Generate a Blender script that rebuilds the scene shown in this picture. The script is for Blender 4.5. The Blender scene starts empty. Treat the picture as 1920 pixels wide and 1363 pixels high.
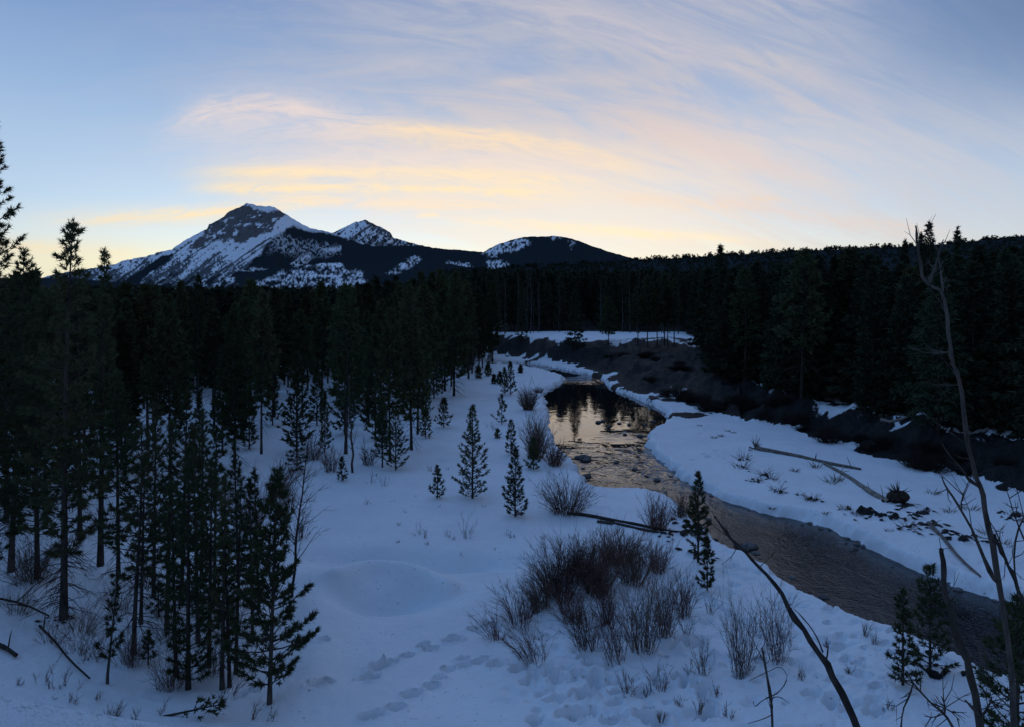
import bpy, math, random
import numpy as np

# ------------------------------------------------------------------ scene, camera, sky, exposure
sc = bpy.context.scene
COL = sc.collection
FPX, CX, HY, CAMH = 1450.0, 960.0, 560.0, 10.0      # focal length in photo pixels, centre column, horizon row, eye height

cam_d = bpy.data.cameras.new('camera')
cam = bpy.data.objects.new('camera', cam_d)
COL.objects.link(cam)
cam.location = (0, 0, CAMH)
cam.rotation_euler = (math.radians(90), 0, 0)
cam_d.sensor_fit = 'HORIZONTAL'
cam_d.sensor_width = 36.0
cam_d.lens = FPX / 1920 * 36.0
cam_d.shift_y = -(681.5 - HY) / 1920
cam_d.clip_start = 0.1
cam_d.clip_end = 40000
sc.camera = cam

sc.view_settings.view_transform = 'Standard'
sc.view_settings.look = 'None'
sc.view_settings.exposure = 0.0
sc.view_settings.gamma = 1.0
sc.view_settings.use_curve_mapping = False
sc.cycles.use_denoising = True
sc.cycles.max_bounces = 6
sc.cycles.transparent_max_bounces = 6


def lin(c):
    return tuple(((v / 255) / 12.92 if v / 255 <= 0.04045 else ((v / 255 + 0.055) / 1.055) ** 2.4) for v in c)


class NT:
    """small helper to write node trees as expressions"""
    def __init__(s, tree):
        s.t = tree
        s.n = tree.nodes
        s.l = tree.links

    def new(s, kind, **kw):
        nd = s.n.new(kind)
        for k, v in kw.items():
            setattr(nd, k, v)
        return nd

    def put(s, sock, v):
        if isinstance(v, bpy.types.NodeSocket):
            s.l.new(v, sock)
        elif isinstance(v, (tuple, list)) and len(v) == 3 and sock.type == 'RGBA':
            sock.default_value = (*v, 1)
        else:
            sock.default_value = v

    def m(s, op, a, b=0.0, c=0.0, clamp=False):
        nd = s.new('ShaderNodeMath', operation=op, use_clamp=clamp)
        s.put(nd.inputs[0], a)
        s.put(nd.inputs[1], b)
        s.put(nd.inputs[2], c)
        return nd.outputs[0]

    def rng(s, v, a, b, c=0.0, d=1.0, kind='SMOOTHSTEP'):
        nd = s.new('ShaderNodeMapRange', interpolation_type=kind)
        s.put(nd.inputs[0], v)
        for i, q in enumerate((a, b, c, d)):
            s.put(nd.inputs[1 + i], q)
        return nd.outputs[0]

    def mix(s, f, a, b, blend='MIX'):
        nd = s.new('ShaderNodeMix', data_type='RGBA', blend_type=blend)
        s.put(nd.inputs[0], f)
        s.put(nd.inputs[6], a)
        s.put(nd.inputs[7], b)
        return nd.outputs[2]

    def xyz(s, x, y, z):
        nd = s.new('ShaderNodeCombineXYZ')
        for i, q in enumerate((x, y, z)):
            s.put(nd.inputs[i], q)
        return nd.outputs[0]

    def noise(s, vec, scale=1.0, detail=4.0, rough=0.55, dist=0.0):
        nd = s.new('ShaderNodeTexNoise')
        if vec is not None:
            s.put(nd.inputs['Vector'], vec)
        nd.inputs['Scale'].default_value = scale
        nd.inputs['Detail'].default_value = detail
        nd.inputs['Roughness'].default_value = rough
        nd.inputs['Distortion'].default_value = dist
        return nd.outputs[0]


def pxA(px):
    return math.atan((px - CX) / FPX)


def pxE(px, py):
    return math.atan((HY - py) / FPX * math.cos(pxA(px)))


def build_world():
    w = bpy.data.worlds.new('World')
    sc.world = w
    w.use_nodes = True
    k = NT(w.node_tree)
    k.n.clear()
    out = k.new('ShaderNodeOutputWorld')
    bg = k.new('ShaderNodeBackground')
    k.l.new(bg.outputs[0], out.inputs[0])
    tc = k.new('ShaderNodeTexCoord')
    sep = k.new('ShaderNodeSeparateXYZ')
    k.l.new(tc.outputs['Generated'], sep.inputs[0])
    x, y, z = sep.outputs
    A = k.m('ARCTAN2', x, y)
    E = k.m('ARCSINE', z)
    # clear dusk gradient from the afterglow up to the zenith
    ramp = k.new('ShaderNodeValToRGB')
    stops = [(0, (252, 240, 196)), (2.6, (248, 241, 206)), (4.3, (224, 236, 236)), (6.5, (196, 220, 240)), (9, (180, 206, 234)),
             (14, (150, 181, 220)), (21, (112, 145, 196)), (35, (106, 152, 212)), (60, (100, 152, 224)), (90, (96, 148, 220))]
    cr = ramp.color_ramp
    while len(cr.elements) < len(stops):
        cr.elements.new(0.5)
    for e, (d, c) in zip(cr.elements, stops):
        e.position = max(0, d) / 90
        e.color = (*lin(c), 1)
    k.put(ramp.inputs[0], k.m('DIVIDE', E, math.pi / 2, clamp=True))
    base = ramp.outputs[0]
    # the glow sits in the west (+Y): away from it the low sky is bluer
    side = k.rng(k.m('ABSOLUTE', k.m('SUBTRACT', A, -0.05)), 0.25, 1.3)
    low = k.rng(E, 0.0, 0.30, 1.0, 0.0)
    base = k.mix(k.m('MULTIPLY', side, low), base, lin((132, 160, 204)))
    # haze-like general noise streaks, following long arcs across the sky
    pts = [(300, 262), (900, 262), (1350, 375)]
    cf = np.polyfit([pxA(p[0]) for p in pts], [pxE(*p) for p in pts], 2)

    def arc(c2, c1, c0):
        return k.m('ADD', k.m('MULTIPLY', A, k.m('ADD', k.m('MULTIPLY', A, float(c2)), float(c1))), float(c0))
    Er = k.m('SUBTRACT', E, arc(*cf))
    east = k.m('MULTIPLY', k.rng(A, 0.25, 0.75), k.rng(E, 0.08, 0.34))
    base = k.mix(k.m('MULTIPLY', east, 0.98), base, lin((94, 116, 154)))
    n_big = k.noise(k.xyz(k.m('MULTIPLY', A, 3.2), k.m('MULTIPLY', Er, 11.0), 3.1), 1.0, 6, 0.6, 1.0)
    n_str = k.noise(k.xyz(k.m('MULTIPLY', A, 4.5), k.m('MULTIPLY', Er, 27.0), 7.7), 1.0, 6, 0.62, 1.0)
    n_wisp = k.noise(k.xyz(k.m('MULTIPLY', A, 13.0), k.m('MULTIPLY', Er, 58.0), 1.3), 1.0, 6, 0.65, 1.4)
    warp = k.m('MULTIPLY', k.m('SUBTRACT', n_big, 0.5), 0.05)
    # broad mauve veil of cirrus, thickest above the middle and right
    veil = k.m('MULTIPLY', k.rng(A, -0.58, 0.06, 0.04, 1.0), k.rng(A, 0.36, 0.64, 1.0, 0.16))
    veil = k.m('MULTIPLY', veil, k.rng(E, 0.05, 0.20))
    veil = k.m('MULTIPLY', veil, k.rng(n_big, 0.33, 0.56, 0.38, 1.0))
    veil = k.m('MULTIPLY', veil, k.rng(n_str, 0.32, 0.64, 0.5, 1.0))
    veil = k.m('MULTIPLY', veil, k.rng(E, 0.45, 1.0, 1.0, 0.25))
    veil = k.m('MULTIPLY', veil, k.m('SUBTRACT', 1.0, k.m('MULTIPLY', k.rng(A, 0.30, 0.52), k.m('MULTIPLY', k.rng(E, 0.14, 0.30), 0.75))))
    vcol = k.mix(k.rng(E, 0.10, 0.34), lin((228, 212, 206)), lin((190, 191, 203)))
    colr = k.mix(k.m('MULTIPLY', veil, 1.0), base, vcol)
    # a paler sheet low over the right-hand hills and the middle
    sheet = k.m('MULTIPLY', k.rng(A, -0.45, 0.05), k.m('MULTIPLY', k.rng(E, 0.02, 0.07), k.rng(E, 0.12, 0.24, 1.0, 0.0)))
    sheet = k.m('MULTIPLY', sheet, k.rng(n_str, 0.30, 0.62, 0.35, 1.0))
    sheet = k.m('MULTIPLY', sheet, k.rng(A, 0.30, 0.8, 1.0, 0.35))
    colr = k.mix(k.m('MULTIPLY', sheet, 0.8), colr, k.mix(k.rng(A, 0.15, 0.55), lin((236, 223, 208)), lin((204, 204, 211))))

    # separate warm streaks: (three points on its line, half thickness px, fade-in and fade-out columns, strength, colour)
    warm, pink, gold = (249, 222, 188), (238, 219, 210), (253, 227, 182)
    streaks = [
        ([(300, 252), (480, 198), (640, 236)], 24, (260, 400), (560, 720), 0.75, pink),
        ([(640, 240), (900, 256), (1180, 305)], 15, (560, 780), (1060, 1240), 0.95, warm),
        ([(700, 262), (1000, 285), (1220, 330)], 30, (600, 900), (1120, 1300), 0.55, warm),
        ([(330, 262), (560, 225), (760, 250)], 34, (300, 460), (640, 820), 0.45, pink),
        ([(330, 328), (700, 322), (1120, 346)], 14, (290, 520), (980, 1180), 0.95, gold),
        ([(320, 356), (720, 354), (1140, 370)], 11, (320, 460), (980, 1160), 0.9, gold),
        ([(420, 300), (760, 300), (1100, 318)], 24, (380, 640), (1000, 1200), 0.5, pink),
        ([(20, 415), (330, 404), (620, 378)], 13, (0, 260), (520, 680), 0.9, gold),
        ([(480, 372), (760, 382), (1000, 390)], 12, (460, 640), (860, 1080), 0.75, warm),
        ([(820, 414), (1150, 434), (1500, 462)], 11, (780, 980), (1300, 1560), 0.8, (253, 230, 188)),
        ([(1120, 362), (1280, 378), (1420, 388)], 12, (1080, 1220), (1340, 1480), 0.55, (243, 212, 184)),
        ([(1400, 372), (1440, 374), (1480, 378)], 6, (1395, 1425), (1440, 1475), 0.5, (247, 208, 170)),
        ([(1300, 372), (1550, 412), (1800, 440)], 14, (1280, 1480), (1660, 1860), 0.5, (238, 206, 184)),
        ([(0, 460), (120, 468), (260, 474)], 10, (-200, 60), (160, 300), 0.6, gold),
        ([(1000, 8), (1180, 60), (1420, 150)], 26, (920, 1060), (1240, 1500), 0.5, (214, 203, 207)),
        ([(880, 168), (1010, 152), (1100, 156)], 10, (840, 980), (1040, 1140), 0.45, (226, 208, 200)),
        ([(1130, 205), (1330, 280), (1560, 340)], 34, (1080, 1260), (1420, 1640), 0.42, (230, 204, 194)),
        ([(640, 130), (860, 115), (1010, 104)], 18, (600, 820), (940, 1040), 0.4, (200, 198, 210)),
        ([(780, 406), (805, 404), (826, 402)], 4, (770, 795), (815, 830), 0.6, gold),
    ]
    for p3, th, fin, fout, amt, c in streaks:
        q = np.polyfit([pxA(p[0]) for p in p3], [pxE(*p) for p in p3], 2)
        Es = k.m('ADD', k.m('SUBTRACT', E, arc(*q)), k.m('MULTIPLY', k.m('SUBTRACT', n_str, 0.5), th / FPX * 1.6))
        d = k.m('DIVIDE', Es, th / FPX * 1.3)
        g = k.m('DIVIDE', 1.0, k.m('POWER', k.m('ADD', k.m('MULTIPLY', d, d), 1.0), 2.0))
        f = k.m('MULTIPLY', k.rng(A, pxA(fin[0]), pxA(fin[1])), k.rng(A, pxA(fout[0]), pxA(fout[1]), 1.0, 0.0))
        g = k.m('MULTIPLY', k.m('MULTIPLY', g, f), k.rng(n_wisp, 0.30, 0.62, 0.35, 1.0))
        g = k.m('MULTIPLY', g, k.rng(y, 0.1, 0.3))
        colr = k.mix(k.m('MULTIPLY', g, amt, clamp=True), colr, lin(c))
    # the sky dims smoothly towards the east, opposite the afterglow
    dim = k.rng(y, -0.9, 0.75, 0.62, 1.0)
    dim = k.m('MULTIPLY', dim, k.rng(z, -0.3, 0.0, 0.3, 1.0))
    glow = k.m('MULTIPLY', k.rng(E, 0.05, 0.30, 1.0, 0.0), k.rng(k.m('ABSOLUTE', k.m('ADD', A, 0.03)), 0.08, 0.65, 1.0, 0.0))
    dim = k.m('MULTIPLY', dim, k.m('ADD', 1.0, k.m('MULTIPLY', glow, 0.16)))
    fin = k.mix(1.0, colr, k.xyz(dim, dim, dim), 'MULTIPLY')
    k.l.new(fin, bg.inputs[0])
    bg.inputs[1].default_value = 1.0
    w.cycles.sampling_method = 'MANUAL'
    w.cycles.sample_map_resolution = 512


build_world()

# ------------------------------------------------------------------ numeric helpers
def sstep(a, b, v):
    t = np.clip((v - a) / (b - a), 0, 1)
    return t * t * (3 - 2 * t)


def vnoise(x, y, seed=0):
    x = np.asarray(x, float)
    y = np.asarray(y, float)
    xi = np.floor(x).astype(np.int64)
    yi = np.floor(y).astype(np.int64)
    fx = x - xi
    fy = y - yi
    fx = fx * fx * (3 - 2 * fx)
    fy = fy * fy * (3 - 2 * fy)

    def h(i, j):
        n = (i * 374761393 + j * 668265263 + seed * 974634777) & 0xffffffff
        n = ((n ^ (n >> 13)) * 1274126177) & 0xffffffff
        return ((n ^ (n >> 16)) & 0xffff) / 65535.0
    a = h(xi, yi) * (1 - fx) + h(xi + 1, yi) * fx
    b = h(xi, yi + 1) * (1 - fx) + h(xi + 1, yi + 1) * fx
    return a * (1 - fy) + b * fy


def fbm(x, y, seed=0, octs=4, g=0.5):
    s, a, t, f = 0, 1.0, 0, 1.0
    for o in range(octs):
        s = s + a * vnoise(x * f + o * 17.3, y * f - o * 9.1, seed + o)
        t += a
        a *= g
        f *= 2.03
    return s / t


def chaikin(p, n=1, closed=False):
    p = np.asarray(p, float)
    for _ in range(n):
        q = np.roll(p, -1, 0) if closed else p[1:]
        b = p if closed else p[:-1]
        r = np.empty((len(b) * 2, p.shape[1]))
        r[0::2] = b * 0.75 + q * 0.25
        r[1::2] = b * 0.25 + q * 0.75
        if not closed:
            r = np.vstack([p[:1], r, p[-1:]])
        p = r
    return p


def inpoly(x, y, poly):
    x = np.asarray(x, float)
    y = np.asarray(y, float)
    ins = np.zeros(x.shape, bool)
    n = len(poly)
    for i in range(n):
        x0, y0 = poly[i]
        x1, y1 = poly[(i + 1) % n]
        if y0 == y1:
            continue
        c = ((y0 > y) != (y1 > y)) & (x < (x1 - x0) * (y - y0) / (y1 - y0) + x0)
        ins ^= c
    return ins


def dist_line(x, y, pts, closed=False):
    x = np.asarray(x, float)
    y = np.asarray(y, float)
    best = np.full(x.shape, 1e18)
    n = len(pts)
    for i in range(n if closed else n - 1):
        ax, ay = pts[i]
        bx, by = pts[(i + 1) % n]
        dx, dy = bx - ax, by - ay
        L = dx * dx + dy * dy + 1e-12
        t = np.clip(((x - ax) * dx + (y - ay) * dy) / L, 0, 1)
        d = (x - ax - t * dx) ** 2 + (y - ay - t * dy) ** 2
        np.minimum(best, d, out=best)
    return np.sqrt(best)


def flat(px, py, z=0.0):
    d = (CAMH - z) * FPX / (py - HY)
    return ((px - CX) / FPX * d, d)


def at(px, py, Y):
    return np.array(((px - CX) / FPX * Y, Y, CAMH + (HY - py) / FPX * Y))


# ------------------------------------------------------------------ the ground's plan: river, bank, hollows, tracks
WATER = -0.42
L_EDGE = [(905, 688), (940, 685), (985, 689), (1030, 698), (1058, 708), (1062, 714), (1048, 722), (1022, 737), (1020, 748), (1028, 763), (1031, 785),
          (1031, 802), (1041, 822), (1052, 846), (1076, 876), (1096, 897), (1112, 921), (1140, 926), (1205, 926), (1262, 938), (1292, 962),
          (1322, 1000), (1352, 1030), (1392, 1042), (1440, 1068), (1482, 1101), (1540, 1132), (1600, 1165), (1680, 1190), (1760, 1231),
          (1830, 1262), (1930, 1305), (2120, 1390)]
R_EDGE = [(2350, 1270), (2100, 1180), (1920, 1140), (1820, 1115), (1760, 1090), (1700, 1065), (1650, 1040), (1590, 1010), (1540, 987), (1490, 976),
          (1440, 966), (1375, 947), (1340, 931), (1296, 906), (1264, 896), (1259, 880), (1235, 866), (1214, 845), (1204, 823), (1216, 811),
          (1246, 795), (1252, 783), (1230, 766), (1200, 751), (1160, 737), (1136, 724), (1130, 714), (1122, 709), (1098, 701), (1050, 691.5), (1000, 684), (960, 680), (905, 682)]
RIVER = chaikin([flat(a, b, WATER) for a, b in L_EDGE + R_EDGE], 2, True)

TOE_PX = [(880, 655), (905, 660), (935, 664), (960, 669), (1000, 676), (1060, 682), (1105, 689), (1140, 702), (1146, 717), (1168, 729), (1221, 741), (1280, 758), (1345, 772),
          (1378, 788), (1474, 800), (1523, 814), (1596, 841), (1693, 868), (1790, 894), (1863, 914), (1920, 925), (2100, 972), (2500, 1080)]
TOE = chaikin([flat(a, b) for a, b in TOE_PX], 1)
PLATEAU = np.vstack([TOE, [[90, 22], [900, 22], [900, 900], [-200, 900], [-60, 330], [-22, 190]]])
BANK_H = [(-0.2, 2.2), (0.0, 3.1), (0.1, 3.2), (0.22, 3.0), (0.30, 2.2), (0.38, 1.5), (0.47, 1.6), (0.7, 2.0), (1.3, 2.2)]
BANK_W = [(-0.2, 5.0), (0.0, 5.0), (0.08, 6.0), (0.14, 10.0), (0.2, 22.0), (0.25, 18.0), (0.30, 8.0), (0.38, 4.0), (0.5, 4.5), (1.3, 6.0)]
HOLLOWS = [((705, 1040), 2.6, 0.8, 0.55), ((850, 1052), 2.6, 0.85, 0.62), ((722, 1116), 1.7, 1.0, 0.85), ((640, 1250), 0.6, 1.6, 0.25)]
RIDGES = [([(635, 1094), (680, 1072), (740, 1070), (790, 1084), (835, 1104)], 0.5, 0.45), ([(604, 1085), (598, 1160), (610, 1230), (600, 1300)], 0.9, 0.35)]
HOLLOWS = [(flat(*c), a, b, d) for c, a, b, d in HOLLOWS]
RIDGES = [(chaikin([flat(*p) for p in pl], 2), w_, h_) for pl, w_, h_ in RIDGES]
LB0, LB1 = np.array(flat(-40, 1085)), np.array(flat(600, 1385))
LBN = np.array([(LB1 - LB0)[1], -(LB1 - LB0)[0]])
LBN = LBN / np.linalg.norm(LBN)


def river_sd(X, Y):
    d = np.full(X.shape, 60.0)
    near = (Y > 12) & (Y < 150) & (X < 0.85 * Y + 4) & (X > -0.12 * Y - 8)
    xs, ys = X[near], Y[near]
    if xs.size:
        dd = dist_line(xs, ys, RIVER, True)
        dd = np.where(inpoly(xs, ys, RIVER), -dd, dd)
        dd = dd + (fbm(xs * 0.9, ys * 0.9, 41, 4) - 0.5) * np.clip(ys / 45, 0.5, 1.0) + (fbm(xs * 3.1, ys * 3.1, 43, 2) - 0.5) * 0.30
        d[near] = dd
    return d


def terrain(X, Y, full=False):
    X = np.asarray(X, float)
    Y = np.asarray(Y, float)
    Z = np.zeros(X.shape)
    # bank plateau on the far side
    dt = np.full(X.shape, -100.0)
    nb = (Y > 20) & (X > -0.3 * Y - 5)
    if nb.any():
        dd = dist_line(X[nb], Y[nb], TOE)
        ins = inpoly(X[nb], Y[nb], PLATEAU)
        jag = (fbm(X[nb] * 0.35, Y[nb] * 0.35, 11, 4) - 0.5) * np.clip(Y[nb] / 30, 0.6, 3.0)
        dt[nb] = np.where(ins, dd, -dd) + jag
    u = X / np.maximum(Y, 1)
    H = np.interp(u, *zip(*BANK_H))
    Wd = np.interp(u, *zip(*BANK_W))
    t = dt / Wd
    prof = np.where(Wd > 9, sstep(0, 0.34, t) * 0.72 + sstep(0.4, 1.05, t) * 0.28, sstep(0.0, 1.0, t))
    t = t + np.where(np.abs(dt) < 6, (fbm(X * 0.55, Y * 0.55, 19, 4) - 0.5) * 1.1, 0) * np.clip(4.0 / Wd, 0.2, 1)
    rough = ((fbm(X * 0.8, Y * 0.8, 5, 4) - 0.5) * 1.3 + (fbm(X * 0.3, Y * 0.3, 15, 3) - 0.5) * 1.2) * sstep(0, 0.3, t) * (1 - sstep(0.9, 1.3, t))
    Z += H * prof + rough
    Z += 0.035 * np.maximum(0, Y - 165)
    # gentle undulation
    Z += (fbm(X / 7, Y / 7, 3, 3) - 0.5) * 0.34 + (fbm(X / 1.6, Y / 1.6, 9, 3) - 0.5) * 0.07
    # the slope the viewer stands on, and the spur at the left
    r = (16.2 - Y)
    Z += 0.5 * np.where(r > 0, r * r / (r + 2.0), 0)
    s = (X - LB0[0]) * LBN[0] + (Y - LB0[1]) * LBN[1]
    s = np.where(s > 0, s * s / (s + 2.5), 0)
    Z += 0.30 * np.minimum(s, 16) * np.where(Y > 2, 1, 0.5)
    for (cx, cy), a, b, dpt in HOLLOWS:
        q = ((X - cx) / a) ** 2 + ((Y - cy) / b) ** 2
        Z -= dpt * np.exp(-q)
    for pl, w_, h_ in RIDGES:
        lo, hi = pl.min(0) - 4, pl.max(0) + 4
        mk = (X > lo[0]) & (X < hi[0]) & (Y > lo[1]) & (Y < hi[1])
        if mk.any():
            q = dist_line(X[mk], Y[mk], pl)
            Z[mk] += h_ * np.exp(-(q / w_) ** 2)
    sd = river_sd(X, Y)
    up = np.where(sd > 0, sstep(-0.35, 0.55, sd), 0.33 * sstep(-0.5, 0.0, sd))
    lip = 0.06 * np.exp(-((sd - 0.5) / 0.3) ** 2)
    near = sstep(0.6, 3.5, sd)
    Zin = -0.95 + (fbm(X * 1.2, Y * 1.2, 77, 2) - 0.5) * 0.2
    bankz = np.maximum(Z, 0.0) * near + np.minimum(Z, 0.12) * (1 - near)
    Z = np.where(sd < 4.0, Zin + (bankz + lip - Zin) * up, Z)
    if full:
        return Z, sd, t, dt
    return Z


def place(px, py, dmax=420.0):
    """where the ray through a photo pixel meets the ground"""
    ds = np.exp(np.linspace(math.log(4.0), math.log(dmax), 420))
    ux, uz = (px - CX) / FPX, (HY - py) / FPX
    for _ in range(2):
        diff = CAMH + uz * ds - terrain(ux * ds, ds)
        i = np.argmax(diff < 0)
        if not (diff < 0).any():
            i = len(ds) - 1
        lo, hi = ds[max(i - 1, 0)], ds[i]
        ds = np.linspace(lo, hi, 24)
    Y = 0.5 * (lo + hi)
    return np.array((ux * Y, Y, float(terrain(np.array([ux * Y]), np.array([Y]))[0])))


def ground_z(x, y):
    return float(terrain(np.array([float(x)]), np.array([float(y)]))[0])


# ------------------------------------------------------------------ mesh building
class MB:
    def __init__(s):
        s.v, s.f, s.mi, s.n = [], [], [], 0

    def add(s, v, f, mi=0):
        v = np.asarray(v, float).reshape(-1, 3)
        f = np.asarray(f, np.int64).reshape(-1, 3)
        s.v.append(v)
        s.f.append(f + s.n)
        s.mi.append(np.full(len(f), mi, np.int32))
        s.n += len(v)

    def tube(s, pts, rad, k=5, mi=0, cap=True):
        p = np.asarray(pts, float)
        n = len(p)
        r = np.broadcast_to(np.asarray(rad, float), (n,))
        d = np.gradient(p, axis=0)
        d /= np.linalg.norm(d, axis=1, keepdims=True) + 1e-9
        ref = np.array([0.0, 0.0, 1.0]) if abs(d[:, 2]).mean() < 0.8 else np.array([1.0, 0.0, 0.0])
        a = np.cross(d, ref)
        a /= np.linalg.norm(a, axis=1, keepdims=True) + 1e-9
        b = np.cross(d, a)
        th = np.arange(k) * 2 * math.pi / k
        ring = p[:, None, :] + r[:, None, None] * (np.cos(th)[None, :, None] * a[:, None, :] + np.sin(th)[None, :, None] * b[:, None, :])
        i = np.arange(n - 1)[:, None] * k
        j = np.arange(k)[None, :]
        j2 = (j + 1) % k
        q0, q1, q2, q3 = i + j, i + j2, i + k + j2, i + k + j
        f = np.concatenate([np.stack([q0, q1, q2], -1).reshape(-1, 3), np.stack([q0, q2, q3], -1).reshape(-1, 3)])
        v = ring.reshape(-1, 3)
        if cap:
            v = np.vstack([v, p[-1:] + d[-1:] * r[-1] * 0.5])
            top = (n - 1) * k
            f = np.vstack([f, np.stack([top + np.arange(k), top + (np.arange(k) + 1) % k, np.full(k, n * k)], -1)])
        s.add(v, f, mi)

    def blades(s, c, d, L, w, rg, mi=0):
        """one thin triangle per needle clump"""
        N = len(c)
        side = np.cross(d, rg.normal(size=(N, 3)))
        side /= np.linalg.norm(side, axis=1, keepdims=True) + 1e-9
        L = np.broadcast_to(np.asarray(L, float), (N,))[:, None]
        w = np.broadcast_to(np.asarray(w, float), (N,))[:, None]
        v = np.empty((N, 3, 3))
        v[:, 0] = c - side * w * 0.5
        v[:, 1] = c + side * w * 0.5
        v[:, 2] = c + d * L
        s.add(v, np.arange(3 * N).reshape(-1, 3), mi)

    def mesh(s, name, mats, smooth=False):
        me = bpy.data.meshes.new(name)
        v = np.vstack(s.v)
        f = np.vstack(s.f)
        me.vertices.add(len(v))
        me.vertices.foreach_set('co', v.astype(np.float32).ravel())
        me.loops.add(len(f) * 3)
        me.loops.foreach_set('vertex_index', f.astype(np.int32).ravel())
        me.polygons.add(len(f))
        me.polygons.foreach_set('loop_start', np.arange(len(f), dtype=np.int32) * 3)
        for m_ in (mats if isinstance(mats, (list, tuple)) else [mats]):
            me.materials.append(m_)
        me.polygons.foreach_set('material_index', np.concatenate(s.mi))
        me.polygons.foreach_set('use_smooth', np.full(len(f), smooth))
        me.update(calc_edges=True)
        return me


def grid_mesh(name, P, mat, attrs=None, colors=None):
    """P: rows x cols x 3"""
    R, C = P.shape[:2]
    me = bpy.data.meshes.new(name)
    me.vertices.add(R * C)
    me.vertices.foreach_set('co', P.astype(np.float32).ravel())
    i = (np.arange(R - 1)[:, None] * C + np.arange(C - 1)[None, :]).ravel()
    q = np.stack([i, i + 1, i + C + 1, i + C], -1).astype(np.int32)
    me.loops.add(len(q) * 4)
    me.loops.foreach_set('vertex_index', q.ravel())
    me.polygons.add(len(q))
    me.polygons.foreach_set('loop_start', np.arange(len(q), dtype=np.int32) * 4)
    me.polygons.foreach_set('use_smooth', np.ones(len(q), bool))
    me.materials.append(mat)
    me.update(calc_edges=True)
    for k_, a in (attrs or {}).items():
        at_ = me.attributes.new(k_, 'FLOAT', 'POINT')
        at_.data.foreach_set('value', np.asarray(a, np.float32).ravel())
    for k_, a in (colors or {}).items():
        at_ = me.attributes.new(k_, 'FLOAT_COLOR', 'POINT')
        c4 = np.ones((R * C, 4), np.float32)
        c4[:, :3] = a.reshape(-1, 3)
        at_.data.foreach_set('color', c4.ravel())
    return me


def link(name, me, parent=None, loc=None):
    o = bpy.data.objects.new(name, me)
    COL.objects.link(o)
    if parent is not None:
        o.parent = parent
    if loc is not None:
        o.location = loc
    return o


def tag(o, label, cat, group=None):
    o['label'] = label
    o['category'] = cat
    if group:
        o['group'] = group
    return o


def thing(name, label, cat, loc, rz=0.0, sc_=1.0, group=None):
    o = bpy.data.objects.new(name, None)
    COL.objects.link(o)
    o.empty_display_size = 0.3
    o.location = loc
    o.rotation_euler = (0, 0, rz)
    o.scale = (sc_, sc_, sc_) if not isinstance(sc_, tuple) else sc_
    return tag(o, label, cat, group)


def setting(name, me, kind='structure'):
    o = link(name, me)
    o['kind'] = kind
    return o


# ------------------------------------------------------------------ materials
def principled(name, col, rough=0.9, spec=0.2):
    m_ = bpy.data.materials.new(name)
    m_.use_nodes = True
    k = NT(m_.node_tree)
    b = k.n['Principled BSDF']
    b.inputs['Base Color'].default_value = (*col, 1)
    b.inputs['Roughness'].default_value = rough
    b.inputs['Specular IOR Level'].default_value = spec
    return m_, k, b


def varied(name, c1, c2, scale=6.0, rough=0.9, spec=0.15, rnd=0.5, stretch=(1, 1, 1), bump=0.0):
    m_, k, b = principled(name, c1, rough, spec)
    tc = k.new('ShaderNodeTexCoord')
    mp = k.new('ShaderNodeMapping')
    mp.inputs['Scale'].default_value = stretch
    k.l.new(tc.outputs['Object'], mp.inputs[0])
    n = k.noise(mp.outputs[0], scale, 4, 0.6)
    c = k.mix(k.rng(n, 0.35, 0.65), c1, c2)
    if rnd:
        oi = k.new('ShaderNodeObjectInfo')
        hsv = k.new('ShaderNodeHueSaturation')
        k.put(hsv.inputs['Color'], c)
        k.put(hsv.inputs['Value'], k.rng(oi.outputs['Random'], 0, 1, 1 - rnd, 1 + rnd, 'LINEAR'))
        k.put(hsv.inputs['Hue'], k.rng(k.m('FRACT', k.m('MULTIPLY', oi.outputs['Random'], 7.31)), 0, 1, 0.47, 0.52, 'LINEAR'))
        c = hsv.outputs[0]
    k.put(b.inputs['Base Color'], c)
    if bump:
        bp = k.new('ShaderNodeBump')
        bp.inputs['Strength'].default_value = 0.8
        bp.inputs['Distance'].default_value = bump
        k.put(bp.inputs['Height'], n)
        k.l.new(bp.outputs[0], b.inputs['Normal'])
    return m_


M_needle = varied('pine_needles', (0.050, 0.068, 0.034), (0.078, 0.084, 0.042), 2.5, 0.85, 0.1, 0.35)
M_spruce = varied('spruce_needles', (0.034, 0.050, 0.032), (0.055, 0.065, 0.038), 2.0, 0.85, 0.1, 0.3)
M_bark = varied('dark_bark', (0.036, 0.031, 0.028), (0.075, 0.064, 0.056), 9.0, 0.95, 0.1, 0.3, (1, 1, 0.25), 0.02)
M_grey = varied('grey_bark', (0.06, 0.054, 0.048), (0.12, 0.108, 0.096), 8.0, 0.9, 0.1, 0.25, (1, 1, 0.3), 0.015)
M_pale = varied('pale_bark', (0.05, 0.047, 0.043), (0.095, 0.09, 0.082), 5.0, 0.9, 0.1, 0.3, (1, 1, 0.3))
M_trunk = varied('sapling_bark', (0.034, 0.030, 0.027), (0.085, 0.075, 0.066), 8.0, 0.9, 0.1, 0.2, (1, 1, 0.3), 0.015)
M_brush = varied('dark_brush', (0.026, 0.022, 0.020), (0.050, 0.040, 0.034), 3.0, 0.9, 0.1, 0.3)
M_willow = varied('willow_stems', (0.085, 0.056, 0.048), (0.17, 0.105, 0.080), 3.0, 0.85, 0.1, 0.3)
M_grass = varied('dry_grass', (0.10, 0.078, 0.05), (0.17, 0.13, 0.085), 4.0, 0.95, 0.05, 0.3)
M_log = varied('weathered_wood', (0.13, 0.11, 0.09), (0.26, 0.23, 0.20), 5.0, 0.9, 0.1, 0.25, (1, 1, 1), 0.01)
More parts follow.
